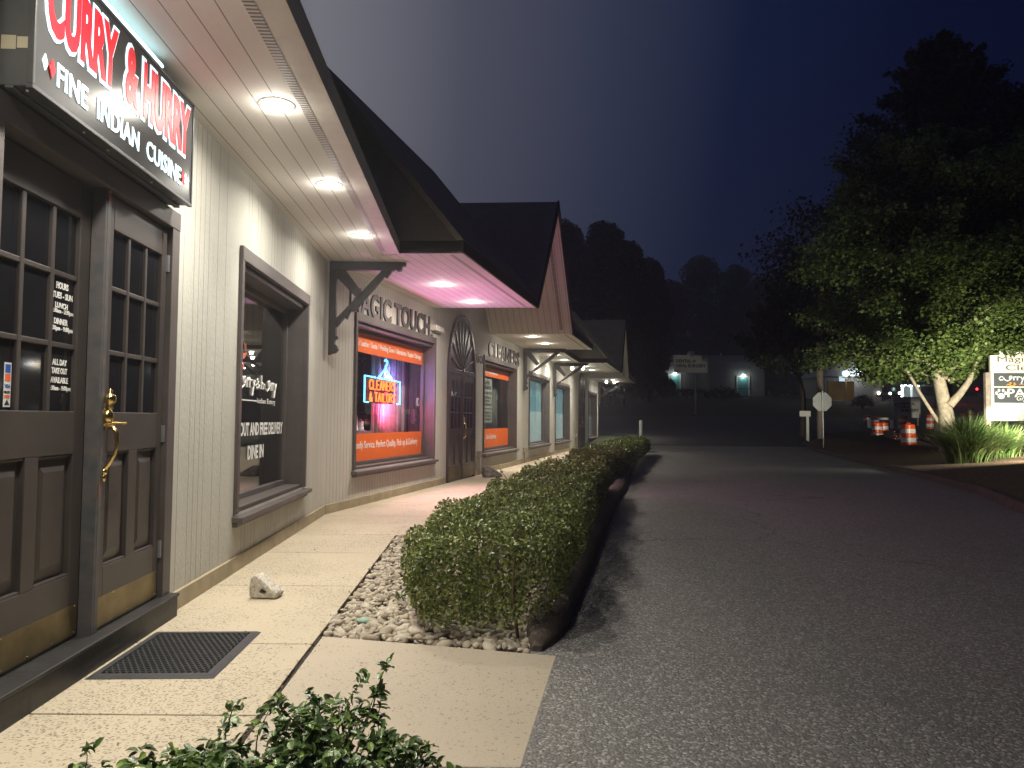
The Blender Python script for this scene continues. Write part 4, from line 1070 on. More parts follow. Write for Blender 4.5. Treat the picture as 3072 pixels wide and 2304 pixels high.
s2 = wedge_stone(False); s2.location = (-.40, 15.55, .002); s2.scale = (2.1, 1.8, 1.5); s2.rotation_euler = (0, 0, R(20)); tag(s2, 'grey wedge-shaped stone on the walk beside the arched door', 'stone')
mb = MB(); mb.ball((-.86, 4.42, .012), .045, 14, 0, (1.15, .8, .4)); tag(mb.build('painted_pebble', plain('green_stone', (.25, .36, .27), .6), loc=(-.86, 4.42, 0)), 'flat pale green stone lying in the pebbles', 'stone')

# ------------------------------------------------------------------ leaves
def leaf_mesh(name, P, Nn, L, W, mat, parent=None, fine=False, jitter=.6, loc=None):
    """P centres, Nn outward-ish normals, L/W arrays of length/width"""
    n = len(P); Nn = Nn + rng.normal(size=(n, 3)) * jitter; Nn /= np.linalg.norm(Nn, axis=1)[:, None]
    t = rng.normal(size=(n, 3)); t -= Nn * (t * Nn).sum(1)[:, None]; t /= np.linalg.norm(t, axis=1)[:, None]; b = np.cross(Nn, t)
    if fine:
        S = [(0, 0, 0), (.36, .22, .10), (.50, .50, .13), (.34, .80, .08), (0, 1, -.06), (-.34, .80, .08), (-.50, .50, .13), (-.36, .22, .10), (0, .5, 0)]
        T = [(8, 0, 1), (8, 1, 2), (8, 2, 3), (8, 3, 4), (8, 4, 5), (8, 5, 6), (8, 6, 7), (8, 7, 0)]
    else:
        S = [(0, 0, 0), (.5, .48, .12), (0, 1, 0), (-.5, .48, .12)]; T = [(0, 1, 2), (0, 2, 3)]
    S = np.array(S); k = len(S)
    V = P[:, None, :] + t[:, None, :] * ((S[None, :, 1] - .3) * L[:, None])[..., None] + b[:, None, :] * (S[None, :, 0] * W[:, None])[..., None] + Nn[:, None, :] * (S[None, :, 2] * L[:, None])[..., None]
    F = (np.arange(n)[:, None, None] * k + np.array(T)[None]).reshape(-1, 3)
    return np_mesh(name, V.reshape(-1, 3), F, mat, parent=parent, loc=loc)

def hedge(path, hw, top, dens, L0, label, seed, lean=0.):
    """path: centre line; rounded-box section with a lumpy clipped skin"""
    r_ = np.random.default_rng(seed)
    pa = np.array(path, float); seg = np.linalg.norm(np.diff(pa, axis=0), axis=1); cum = np.concatenate([[0], np.cumsum(seg)]); LT = cum[-1]
    root = empty('hedge', (pa[0][0], pa[0][1], 0), label, 'hedge', 'clipped hedges along the drive')
    per = 2 * top + 2 * hw
    n = int(dens * LT * per)
    u = r_.uniform(-hw * .35, LT + hw * .3, n); q = r_.uniform(0, per, n)
    side = np.where(q < top, -1, np.where(q < top + 2 * hw, 0, 1))
    a = np.where(side == -1, -hw, np.where(side == 1, hw, q - top - hw)); z = np.where(side == -1, q, np.where(side == 1, per - q, top))
    nrm = np.zeros((n, 3)); nrm[:, 2] = np.where(side == 0, 1., .25); na = np.where(side == 0, 0., side.astype(float))
    # end cap
    m = int(dens * top * 2 * hw * 1.3)
    for e in (0, 1):
        uu = np.full(m, -hw * .35 if e == 0 else LT + hw * .3); aa = r_.uniform(-hw, hw, m); zz = r_.uniform(0, top, m)
        u = np.concatenate([u, uu]); a = np.concatenate([a, aa]); z = np.concatenate([z, zz]); na = np.concatenate([na, np.zeros(m)])
        nn = np.zeros((m, 3)); nn[:, 2] = .25; nn[:, 1] = -1 if e == 0 else 1; nrm = np.concatenate([nrm, nn])
    # round the corners: superellipse in plan ends and in section
    zz = z / top; k = (np.abs(a / hw) ** 6 + np.clip(zz, 0, 1) ** 8) ** .15; k = np.maximum(k, 1); a = a / k; z = np.where(zz > .55, z / k ** .7, z)
    taper = np.where(z < top * .45, 1 - .42 * (1 - z / (top * .45)) ** 1.5, 1.); a *= taper
    endk = np.clip(np.minimum(u + hw * .35, LT + hw * .3 - u) / (hw * .9), 0, 1); a *= .62 + .38 * np.sqrt(endk); z *= .92 + .08 * endk
    depth = r_.exponential(.045, len(u)); inn = np.clip(1 - depth / hw, .1, 1); z = np.where(z > top * .6, z - depth * .8, z); a *= inn
    lump = .03 * np.sin(u * 3.1 + a * 5) + .022 * np.sin(u * 7.3 - a * 9 + 1) + .018 * np.sin(u * 13. + a * 17)
    z += lump * (z / top) ; a += lump * np.sign(a) * .8
    x = np.interp(u, cum, pa[:, 0]); y = np.interp(u, cum, pa[:, 1])
    ex = u - np.clip(u, 0, LT)
    i0 = np.clip(np.searchsorted(cum, np.clip(u, 0, LT - 1e-6), side='right') - 1, 0, len(seg) - 1); d = np.diff(pa, axis=0)[i0] / seg[i0][:, None]
    nn2 = np.stack([d[:, 1], -d[:, 0]], 1)
    X = x + d[:, 0] * ex + nn2[:, 0] * a; Y = y + d[:, 1] * ex + nn2[:, 1] * a
    nrm[:, 0] += nn2[:, 0] * na; nrm[:, 1] += nn2[:, 1] * na
    zmin = .06 + .10 * r_.random(len(z)); keep = z > zmin
    P = np.stack([X, Y, z], 1)[keep]; nrm = nrm[keep]
    dist = np.hypot(P[:, 0], P[:, 1])
    L = L0 * r_.uniform(.7, 1.3, len(P)) * np.clip(dist / 7, 1, 1.8)
    mb = MB(); SP = []
    for k in range(int(LT * 34)):
        uu = r_.uniform(0, LT); aa = r_.uniform(-hw * 1.0, hw * 1.0); j = min(len(seg) - 1, int(np.searchsorted(cum, max(0, uu), side='right') - 1)); dd = (pa[j + 1] - pa[j]) / seg[j]; nn = np.array([dd[1], -dd[0]])
        edge_ = abs(aa) > hw * .75; zb_ = top * (r_.uniform(.25, .9) if edge_ else .93); b_ = pa[j] + dd * (uu - cum[j]) + nn * aa * .9; ln = r_.uniform(.05, .13) * (1.5 if r_.random() < .12 else 1)
        dv = np.array([nn[0] * np.sign(aa) * (.8 if edge_ else .2) + r_.normal(0, .3), nn[1] * np.sign(aa) * (.8 if edge_ else .2) + r_.normal(0, .3), .9 if not edge_ else .5]); dv /= np.linalg.norm(dv)
        p0 = np.array([b_[0], b_[1], zb_]); mb.tube([p0, p0 + dv * ln * .6, p0 + dv * ln], [.0035, .0028, .0015], 4)
        for q in range(7): SP.append(p0 + dv * ln * r_.uniform(.35, 1.05) + r_.normal(0, .008, 3))
    SP = np.array(SP); P = np.concatenate([P, SP]); nrm = np.concatenate([nrm, np.tile([0, 0, 1.], (len(SP), 1))]); L = np.concatenate([L, L0 * r_.uniform(.8, 1.4, len(SP)) * np.clip(np.hypot(SP[:, 0], SP[:, 1]) / 7, 1, 1.8)])
    leaf_mesh('foliage', P, nrm, L, L * r_.uniform(.5, .68, len(P)), MT['box'], root, False, .75)
    for k in range(int(LT * 16)):
        uu = r_.uniform(-.1, LT); aa = r_.uniform(-hw * .55, hw * .55); j = min(len(seg) - 1, int(np.searchsorted(cum, max(0, uu), side='right') - 1)); dd = (pa[j + 1] - pa[j]) / seg[j]; nn = np.array([dd[1], -dd[0]])
        p0 = pa[j] + dd * (uu - cum[j]) + nn * aa; p1 = p0 + nn * r_.uniform(-.25, .25) + dd * r_.uniform(-.25, .25); p1 = p1 if abs(aa) < hw * .8 else p0
        mb.tube([(p0[0], p0[1], -.03), ((p0[0] + p1[0]) / 2 + r_.uniform(-.03, .03), (p0[1] + p1[1]) / 2, top * .45), (p1[0], p1[1], top * .88)], [.010, .008, .003], 5)
    mb.build('stems', MT['twig'], root)
    return root
hedge([(-.20, 4.25), (.07, 6.), (.54, 9.), (1.02, 11.6)], .52, .57, 5200, .027, 'nearest long clipped hedge beside the pebbles', 3)
hedge([(1.45, 13.9), (2.55, 18.6), (3.6, 23.), (4.45, 26.6)], .52, .57, 2600, .030, 'second clipped hedge beyond the gap in the kerb', 4)
hedge([(4.75, 28.2), (5.0, 29.6)], .45, .50, 2200, .032, 'short far clipped hedge beside the white bollard', 5)

# foreground bush: visible stems carrying small holly leaves
def bush():
    root = empty('bush', (-.62, 1.80, 0), 'loose young holly bush with bare twigs at the front edge', 'bush')
    r_ = random.Random(5); stems = MB(); LP, LN = [], []
    def grow(p, d, ln, r, lev):
        p = Vector(p); d = Vector(d).normalized(); pts = [p.copy()]; n = 5
        for k in range(n):
            d = (d + Vector((r_.uniform(-.22, .22), r_.uniform(-.22, .22), r_.uniform(-.02, .20)))).normalized()
            p = p + d * ln / n; pts.append(p.copy())
            if lev >= 1:
                for _ in range(2 if lev == 1 else 2):
                    q = p + Vector((r_.uniform(-1, 1), r_.uniform(-1, 1), r_.uniform(-.6, 1))) * .016
                    LP.append(q); LN.append(Vector((r_.uniform(-.6, .6), r_.uniform(-.6, .6), 1)) + d * .4)
            if lev < 2 and k >= 1:
                for _ in range(2 if lev == 0 else (1 if r_.random() < .55 else 0)):
                    w = r_.uniform(0, 6.28); s = Vector((math.cos(w), math.sin(w), r_.uniform(.1, .9)))
                    grow(p, (d * .5 + s * .7), ln * r_.uniform(.38, .56), r * .55, lev + 1)
        stems.tube(pts, [r * (1 - .55 * i / n) for i in range(n + 1)], 6)
        if lev >= 1:
            for _ in range(6):
                LP.append(p + Vector((r_.uniform(-1, 1), r_.uniform(-1, 1), r_.uniform(-.5, 1))) * .018); LN.append(Vector((r_.uniform(-.5, .5), r_.uniform(-.5, .5), 1)))
    for k in range(40):
        w = r_.uniform(0, 6.28)
        x = -.60 + r_.uniform(-.40, .36); y = 1.80 + r_.uniform(-.15, .15)
        grow((x, y, -.02), (math.cos(w) * .22 + (x + .58) * .55, math.sin(w) * .2 + (y - 1.8) * .4, 1), r_.uniform(.26, .345) * (1 - .45 * abs(x + .47)), .006, 0)
    stems.build('stems', MT['twig'], root)
    P = np.array([p[:] for p in LP]); N = np.array([p[:] for p in LN]); L = rng.uniform(.020, .036, len(P))
    leaf_mesh('foliage', P, N, L, L * rng.uniform(.5, .65, len(P)), MT['holly'], root, True, .45)
    return root
bush()
# small weeds at the pebbles
for (x, y, lb) in ((-.72, 4.95, 'tiny weed sprouting among the pebbles'), (-.36, 4.33, 'tiny pale weed near the hedge foot')):
    P = np.array([(x + random.gauss(0, .035), y + random.gauss(0, .035), .02 + random.random() * .03) for _ in range(26)]); L = rng.uniform(.02, .04, 26)
    tag(leaf_mesh('weed', P, np.tile([0, 0, 1.], (26, 1)), L, L * .4, MT['holly'], None, True, .5, loc=(x, y, 0)), lb, 'weed')

n = 170; yy = rng.uniform(1.6, 9, n); side = rng.random(n)
xx = np.where(side < .35, np.array([crackx(y) for y in yy]) + rng.normal(.02, .03, n), np.where(side < .6, np.interp(yy, lky, lkx) + rng.normal(.18, .10, n), rng.uniform(-1.9, .0, n)))
zz = np.where((xx > -1.0) & (yy > 4.1) & (yy < 7.8), .018, np.where(xx > np.interp(yy, lky, lkx), .003, .006)); ll = rng.uniform(.010, .024, n)
MT['dryleaf'] = leafmat('dry_leaves', [(0., (.10, .055, .03)), (.6, (.22, .13, .06)), (1., (.30, .24, .10))], .7, .3, .1)
tag(leaf_mesh('leaf_litter', np.stack([xx, yy, zz], 1), np.tile([0, 0, 1.], (n, 1)), ll, ll * .6, MT['dryleaf'], None, True, .25, loc=(-1, 4, 0)), 'scattered small dry leaves on the pavement and along the kerb', 'leaf litter', kind='stuff')

# ------------------------------------------------------------------ trees
def tree(x, y, h, label, cat='tree', group=None, spread=4., base=2.5, nb=70, per=900, leaf=.10, m='dtree', trunk_r=.25, shape='round', bark='darkbark', seed=1, up=.35, droop=.0, fork=None, name='tree', wisp=.28, lean=(0., 0.), asym=0.):
    r_ = np.random.default_rng(seed); z0 = float(GZ(np.float64(x), np.float64(y))) - .05
    root = empty(name, (x, y, z0), label, cat, group)
    wood = MB(); pts = [(x, y, z0 - .2)]
    for k in range(1, 9): pts.append((x + lean[0] * k / 8 + r_.normal(0, .06) * k ** .5, y + lean[1] * k / 8 + r_.normal(0, .06) * k ** .5, z0 + h * .93 * k / 8))
    wood.tube(pts, [trunk_r * 1.25, trunk_r * .92] + [trunk_r * (1 - k / 8.5) for k in range(2, 9)], 12)
    PP, NN = [], []
    for i in range(nb):
        f = (i + r_.random()) / nb; zb = base + (h - base) * f ** .9
        if shape == 'round': prof = math.sqrt(max(.02, 1 - (2 * f - .85) ** 2)) if f > .1 else .75 + f
        elif shape == 'cone': prof = (1 - f) ** .75 + .06
        else: prof = (1 - f ** 1.5) ** .8 * .95 + .08
        L = spread * prof * r_.uniform(.72, 1.12); w = i * 2.399 + r_.normal(0, .3)
        st_ = Vector((x, y, z0 + max(base * .7, zb - L * up * .8))); d = Vector((math.cos(w), math.sin(w), up + r_.normal(0, .10)))
        L *= 1 - asym * max(0., math.cos(w)) * max(0., 1 - f * 1.6)
        P = []; n = 6
        for k in range(n + 1):
            t = k / n
            P.append(st_ + Vector((d.x * L * t, d.y * L * t, d.z * L * t - droop * L * t * t + r_.normal(0, .04) * L * t)))
        wood.tube(P, [max(.012, trunk_r * .30 * (1 - f * .6) * (1 - .85 * k / n)) for k in range(n + 1)], 6)
        nl = int(per * (.35 + prof))
        t = r_.beta(2.2, 1.2, nl) * 1.04; A_ = np.array([p[:] for p in P]); q = t * n; i0 = np.clip(q.astype(int), 0, n - 1); ff = (q - i0)[:, None]
        c = A_[i0] * (1 - ff) + A_[i0 + 1] * ff
        # clump the leaves into sprays along the limb
        nc = max(4, int(L * 4)); cl = r_.normal(size=(nc, 3)) * np.array([wisp, wisp, wisp * .5]) * max(.6, L * .45); c = c + cl[r_.integers(0, nc, nl)] + r_.normal(size=(nl, 3)) * .13 * max(.5, L * .3)
        PP.append(c); NN.append(np.tile([0, 0, 1.], (nl, 1)) + (c - np.array([x, y, 0]))[:, :] * np.array([.12, .12, 0]))
    if fork:
        for P, rr in fork: wood.tube([(x + a, y + b, z0 + c) for a, b, c in P], rr, 10)
    wood.build('trunk', MT[bark], root)
    P = np.concatenate(PP); N = np.concatenate(NN); L = leaf * r_.uniform(.7, 1.3, len(P))
    leaf_mesh('crown', P, N, L, L * r_.uniform(.6, .9, len(P)), MT[m], root, False, .7)
    return root
tree(13.9, 23.6, 10.4, 'floodlit green tree with pale forked trunk behind the ornamental grass', spread=4.25, base=2.75, nb=120, per=1250, leaf=.125, m='ltree', trunk_r=.235, shape='round', bark='bark', seed=21, up=.24, droop=.03, wisp=.19, lean=(-.25, 0), asym=.5,
     fork=[([(.0, -.08, 1.5), (.26, -.2, 1.85), (.5, -.3, 2.25), (.72, -.4, 3.0)], [.14, .11, .09, .05]), ([(-.05, .15, .7), (-.30, .3, 1.2), (-.62, .5, 1.9), (-1.0, .6, 2.7)], [.065, .055, .05, .04])])
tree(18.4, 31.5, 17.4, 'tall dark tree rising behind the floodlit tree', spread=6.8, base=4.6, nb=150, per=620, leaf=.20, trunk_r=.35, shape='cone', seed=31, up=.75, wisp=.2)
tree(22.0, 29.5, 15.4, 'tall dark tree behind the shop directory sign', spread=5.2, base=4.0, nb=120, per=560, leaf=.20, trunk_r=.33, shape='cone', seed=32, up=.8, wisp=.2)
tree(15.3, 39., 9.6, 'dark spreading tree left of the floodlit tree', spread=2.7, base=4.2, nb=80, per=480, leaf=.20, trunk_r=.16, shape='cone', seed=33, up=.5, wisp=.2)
def lump_tree(px, ytop, hw, d, label, seed, n=16000, leaf=.40):
    r_ = np.random.default_rng(seed); x = (px - 1106) / 1600 * d; zt = 1.2 + (906.3 + .008 * (px - 1106) - ytop) / 1600 * d; w = hw / 1600 * d
    z0 = float(HY(d)) - .2; root = empty('tree', (x, d, z0), label, 'tree', 'dark trees beyond the shops')
    mb = MB(); mb.tube([(x, d, z0 - .3), (x + .1, d, z0 + (zt - z0) * .4), (x - .1, d, z0 + (zt - z0) * .85)], [.42, .3, .08], 10)
    L = []
    hgt = zt - z0 - 2.0
    for k in range(34):
        f = (k + r_.random()) / 34; rr = w * (.40 + .20 * r_.random()); env = w * 1.1 * math.sqrt(max(.10, 1 - (max(0., f - .45) / .62) ** 2))
        a = k * 2.4 + r_.uniform(-.4, .4); q = max(0, env - rr * .7) * r_.uniform(.55, 1.)
        L.append((x + q * math.cos(a), d + q * math.sin(a), min(zt - rr * .75, z0 + 1.5 + hgt * f), rr))
        if k % 3 == 0: mb.tube([(x, d, z0 + hgt * f * .6), (L[-1][0], L[-1][1], L[-1][2])], [.14, .04], 6)
    L.append((x + w * .1, d, zt - w * .55, w * .55))
    mb.build('trunk', MT['darkbark'], root)
    c = np.array(L); i = r_.choice(len(L), n, p=c[:, 3] ** 2 / (c[:, 3] ** 2).sum()); v = r_.normal(size=(n, 3)); v /= np.linalg.norm(v, axis=1)[:, None]
    P = c[i, :3] + v * (c[i, 3] * (1 - np.abs(r_.normal(0, .16, n))))[:, None]; keep = r_.random(n) > .12 * (1 + np.sin(P @ np.array([2.1, 1.3, 1.7]))); P = P[keep]; v = v[keep]
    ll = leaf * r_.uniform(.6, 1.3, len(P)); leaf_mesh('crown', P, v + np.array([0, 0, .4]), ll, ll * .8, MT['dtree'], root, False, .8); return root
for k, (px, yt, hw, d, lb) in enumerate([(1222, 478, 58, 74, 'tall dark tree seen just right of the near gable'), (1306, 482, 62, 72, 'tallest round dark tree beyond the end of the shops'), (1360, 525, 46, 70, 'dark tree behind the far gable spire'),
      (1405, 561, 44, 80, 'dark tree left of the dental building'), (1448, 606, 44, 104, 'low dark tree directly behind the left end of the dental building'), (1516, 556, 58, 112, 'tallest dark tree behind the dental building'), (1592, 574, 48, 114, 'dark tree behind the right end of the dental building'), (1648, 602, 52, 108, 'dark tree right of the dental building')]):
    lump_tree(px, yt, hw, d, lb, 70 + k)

r_ = np.random.default_rng(99); n = 30000   # low woods closing the horizon
xx = r_.uniform(-70, 150, n); yy = 138 + r_.uniform(0, 10, n); hh = 7.5 + 2.2 * np.sin(xx * .21) + 1.6 * np.sin(xx * .53 + 1) + 1.1 * np.sin(xx * 1.3)
P = np.stack([xx, yy, 6. + hh * np.sqrt(r_.random(n))], 1); ll = r_.uniform(.6, 1.2, n)
tag(leaf_mesh('woods', P, np.tile([0, -.8, .5], (n, 1)), ll, ll * .8, MT['dtree'], None, False, .8, loc=(0, 138, 6)), 'low dark woods along the horizon', 'woods', kind='stuff')
# ------------------------------------------------------------------ ornamental grass
def grass_clump(x, y, h, spread, n, label, seed):
    r_ = np.random.default_rng(seed); z0 = float(GZ(np.float64(x), np.float64(y)))
    V, F = [], []; k = 8
    for i in range(n):
        w = r_.uniform(0, 2 * math.pi); rr = abs(r_.normal(0, .22)) * spread; bx, by = x + rr * math.cos(w) * .8, y + rr * math.sin(w) * .6
        w += r_.normal(0, .35); L = h * r_.uniform(.75, 1.35); lean = r_.uniform(.25, 1.25) * spread / h * .85; wd = r_.uniform(.009, .016)
        base = len(V); sx, sy = -math.sin(w), math.cos(w)
        for j in range(k):
            t = j / (k - 1); out = lean * L * t ** 1.7; up = L * (t - .46 * lean * t ** 2.4)
            ww = wd * (1 - t ** 2) + .001
            px, py, pz = bx + math.cos(w) * out, by + math.sin(w) * out, z0 + max(0, up) - .02
            V.append((px + sx * ww, py + sy * ww, pz)); V.append((px - sx * ww, py - sy * ww, pz))
        for j in range(k - 1): F.append((base + 2 * j, base + 2 * j + 1, base + 2 * j + 3, base + 2 * j + 2))
    o = np_mesh('ornamental_grass', np.array(V), np.array(F), MT['grass'], loc=(x, y, z0), smooth=True)
    tag(o, label, 'grass clump', 'clumps of ornamental grass'); return o
grass_clump(11.45, 18.6, 1.15, 1.30, 2300, 'large arching clump of green grass in front of the tree trunk', 1)
grass_clump(12.75, 19.3, .82, 1.0, 1600, 'bright floodlit clump of grass below the directory sign', 2)
grass_clump(15.3, 20.6, 1.15, 1.3, 1800, 'clump of grass cut off at the right edge', 3)
P = np.array([(12.55 + random.gauss(0, .07), 17.55 + random.gauss(0, .05), .62 + random.gauss(0, .06)) for _ in range(40)]); L = rng.uniform(.03, .06, 40)
tag(leaf_mesh('white_flower', P, np.tile([0, -1., .3], (40, 1)), L, L * .8, MT['white'], None, False, .5, loc=(12.55, 17.55, .3)), 'small white flower cluster in the bright grass', 'flower')
P = np.array([(17.4 + random.gauss(0, .38), 32.6 + random.gauss(0, .25), .42 + abs(random.gauss(0, .18))) for _ in range(420)]); L = rng.uniform(.04, .10, 420)
fb = leaf_mesh('flower_bush', P, np.tile([0, -.5, 1.], (420, 1)), L, L * .8, [MT['pinkflower'], MT['dtree']], None, False, .7, loc=(17.2, 32.6, .3))
fb.data.polygons.foreach_set('material_index', np.repeat((rng.random(420) < .45).astype(np.int32), 2)); tag(fb, 'low bush with pink flowers between the orange drums', 'bush')

# ------------------------------------------------------------------ directory sign and its floodlight
ds = empty('directory_sign', (14.72, 22.6, .3), 'white floodlit directory sign listing the shops at the right edge', 'sign')
fr = XY(14.72, 22.6, R(-6)); zb = 1.28
mb = MB(); mb.box(fr, -.26, -.13, -.08, .06, .0, 2.75); mb.build('post', MT['post'], ds, bevel=.006); mb = MB(); mb.box(fr, 2.55, 2.68, -.08, .06, .0, 2.75); mb.build('post', MT['post'], ds, bevel=.006)
mb = MB(); mb.box(fr, -.10, 2.52, -.06, .04, zb, 3.28)
arc_ = [(-.10, 3.284), (2.52, 3.284)] + [(1.21 + 1.31 * math.cos(t) * .82, 3.284 + .50 * math.sin(t)) for t in np.linspace(.0, math.pi, 16)]
mb.prism([fr(a, -.06, b) for a, b in arc_], [fr(a, .04, b) for a, b in arc_])
for z in (3.27, 2.755, 2.31, 1.81): mb.box(fr, -.09, 2.51, .04, .048, z - .012, z + .006)
mb.build('board', MT['signwhite'], ds, bevel=.004)
mb = MB(); mb.box(fr, -.02, 2.48, .04, .046, 2.325, 2.735); mb.box(fr, -.02, 2.48, .04, .046, 1.825, 2.29); mb.build('panel', MT['signslate'], ds)
mb = MB(); o_ = .0465
cursive_logo(mb, fr, .13, 1.75, 2.40, 2.71, o_)
text(mb, fr, 'PAWS', .36, 1.55, 2.00, 2.26, o_, .003, .012)
text(mb, fr, 'Grooming', .62, 1.5, 1.855, 2.04, o_ + .001, .003, -.004, 1., shear=.4); text(mb, fr, 'CANINE CLUB', 0.80, 1.6, 1.855, 1.905, o_, .003, .02)
for (a, b, r1, r2) in ((.18, 2.05, .10, .085),): mb.prism([fr(a + r1 * math.cos(t), o_, b + r2 * math.sin(t) - .02) for t in np.linspace(0, 6.283, 16, endpoint=False)], [fr(a + r1 * math.cos(t), o_ + .003, b + r2 * math.sin(t) - .02) for t in np.linspace(0, 6.283, 16, endpoint=False)])
for (a, b) in ((.05, 2.12), (.12, 2.20), (.24, 2.20), (.31, 2.12)): mb.prism([fr(a + .036 * math.cos(t), o_, b + .052 * math.sin(t)) for t in np.linspace(0, 6.283, 12, endpoint=False)], [fr(a + .036 * math.cos(t), o_ + .003, b + .052 * math.sin(t)) for t in np.linspace(0, 6.283, 12, endpoint=False)])
mb.build('sign_lettering', MT['vinyl'], ds)
mb = MB(); text(mb, fr, '1340', .52, 1.5, 3.33, 3.50, .041, .004, .004, 1.3); text(mb, fr, 'Magic Touch', .10, 2.25, 3.02, 3.25, .041, .004, .0); text(mb, fr, 'Cleaners', .33, 1.95, 2.81, 2.99, .041, .004, .0)
mb.build('sign_lettering', MT['trim'], ds)
mb = MB(); mb.tube([fr(.33 + .045 * k, o_ + .01, 2.365 + .03 * math.sin(k * 1.3)) for k in range(7)], .022, 6); mb.ball(fr(.45, o_ + .01, 2.43), .035, 8); mb.ball(fr(.56, o_ + .01, 2.42), .03, 8); mb.box(fr, .70, .96, o_, o_ + .003, 2.385, 2.40)
mb.build('sign_emblem', MT['orangeart'], ds)

fl = empty('ground_floodlight', (12.55, 16.75, .33), 'small black ground floodlight aimed at the directory sign', 'floodlight')
mb = MB(); mb.tube([(12.55, 16.75, .2), (12.55, 16.75, .92)], .02, 8); mb.build('stake', MT['black'], fl)
mb = MB(); mb.box(XY(12.55, 16.75, R(-20)), -.14, .14, -.05, .06, .92, 1.10); mb.build('housing', MT['black'], fl, bevel=.01)
def aim(o, target):
    d = Vector(target) - Vector(world_loc(o)); o.rotation_euler = d.to_track_quat('-Z', 'Y').to_euler()
f1 = lamp('flood_beam', 'SPOT', (12.56, 16.85, 1.14), 3700, (1, .95, .72), fl, .06, spot_size=R(74), spot_blend=.95); aim(f1, (13.9, 22.6, 1.9))
f2 = lamp('flood_spill', 'SPOT', (12.56, 16.87, 1.16), 900, (1, .95, .72), fl, .06, spot_size=R(160), spot_blend=.9); aim(f2, (11.6, 22.6, .6))
f3 = lamp('added_drum_spot', 'SPOT', (12.57, 16.88, .97), 11000, (1, .95, .78), fl, .06, spot_size=R(14.5), spot_blend=.7); aim(f3, (20.9, 40, 1.2))  # added narrow spot with no lamp of its own, brightens far drums and board

# ------------------------------------------------------------------ traffic drums
def drum():
    root = empty('traffic_drum', (0, 0, 0), 'x', 'traffic drum', 'orange and white traffic drums')
    mb = MB(); mb.lathe((0, 0, 0), [(.0, .0), (.34, .0), (.34, .05), (.29, .07), (.29, .10)], 24); mb.build('rubber_base', MT['tyre'], root)
    mb = MB(); R0 = [(.285, .10), (.285, .27), (.27, .275), (.27, .45), (.258, .455), (.258, .62), (.245, .625), (.245, .79), (.232, .795), (.232, .93), (.215, .965), (.08, .97)]
    for k in range(len(R0) - 1): mb.lathe((0, 0, 0), R0[k:k + 2], 28, 1 if k in (2, 6) else 0)
    mb.lathe((0, 0, 0), [(.08, .97), (.0, .97)], 28)
    mb.build('drum_body', [MT['drum_o'], MT['drum_w']], root)
    mb = MB(); mb.tube([(-.07, 0, .965), (-.06, 0, 1.02), (.06, 0, 1.02), (.07, 0, .965)], .014, 8); mb.build('handle', MT['drum_o'], root)
    return root
dp = drum()
DR = [(1962, 915, 29, 'nearest and largest orange and white drum by the mulch bed'), (1951, 897, 42, 'drum just behind the nearest drum'), (1894.6, 912, 36, 'front drum of the left cluster, beside the pink flowers'), (1890, 899, 48, 'drum behind the front drum of the left cluster'),
      (1873, 897, 52, 'leftmost drum, above the white plank'), (1908, 912, 39, 'drum half hidden at the right of the left cluster'), (2011, 895, 43, 'drum between the dental board and the tree trunk'), (2016, 876, 57, 'higher drum between the dental board and the tree trunk'),
      (2082, 893, 46, 'drum touching the right side of the trunk'), (2105, 890, 44, 'larger drum between the trunk and the directory sign'), (2098, 881, 58, 'small drum behind the larger drum right of the trunk'), (2123, 883, 62, 'small drum beside the directory sign post')]
F_, CX_, CY_ = 1600., 1106., 906.3
for i, (px, py, d, lb) in enumerate(DR):
    o = dp if i == 0 else copy_tree(dp)
    x = (px - CX_) / F_ * d; zt = 1.2 + (CY_ + .008 * (px - CX_) - py) / F_ * d; o.location = (x, d, float(zt) - 1.0); o['label'] = lb; o.rotation_euler = (0, 0, i * 1.3)
mb = MB(); fr = XY(16.9 + 6, 46, R(3)); gz = float(GZ(np.float64(22.9), np.float64(46)))
mb.box(fr, -.9, .9, -.03, .03, gz + .42, gz + .56); mb.box(fr, -.75, -.68, -.2, .2, gz - .1, gz + .42); mb.box(fr, .68, .75, -.2, .2, gz - .1, gz + .42)
tag(mb.build('barrier_plank', MT['white'], loc=(22.9, 46, gz)), 'low white barrier plank behind the left drums', 'barrier')

# ------------------------------------------------------------------ signs, posts and pole across the drive
def post_sign(px, d, zc, w, h, name, label, cat, kind, tilt=0.):
    x = (px - CX_) / F_ * d; z0 = float(GZ(np.float64(x), np.float64(d))) - .1
    root = empty(name, (x, d, z0), label, cat); fr = XY(x, d, 0)
    return root, fr, x, z0
root, fr, x, z0 = post_sign(1776.5, 31., 0, 0, 0, 'stop_sign', 'back of an octagonal stop sign on a thin post', 'road sign', 0)
zc = 1.2 + (911.6 - 868) / F_ * 31; r8 = .42
P8 = [(r8 * math.cos(R(22.5 + 45 * k)), zc + r8 * math.sin(R(22.5 + 45 * k))) for k in range(8)]
mb = MB(); mb.prism([fr(a, -.004, b) for a, b in P8], [fr(a, .0, b) for a, b in P8]); mb.build('sign_plate', MT['steel'], root)
mb = MB(); mb.tube([fr(.02, .03, z0), fr(.0, .03, zc + .45)], .03, 8); mb.build('post', MT['steel'], root)
root, fr, x, z0 = post_sign(1743, 35., 0, 0, 0, 'post_sign', 'small plain white board sign on a white post', 'sign', 0)
zt = 1.2 + (911.5 - 888) / F_ * 35
mb = MB(); mb.box(fr, -.35, .17, .0, .03, zt - .26, zt); mb.build('board', MT['white'], root, bevel=.004); mb = MB(); mb.box(fr, -.02, .10, -.10, -.003, z0, zt - .02); mb.build('post', MT['white'], root, bevel=.004)
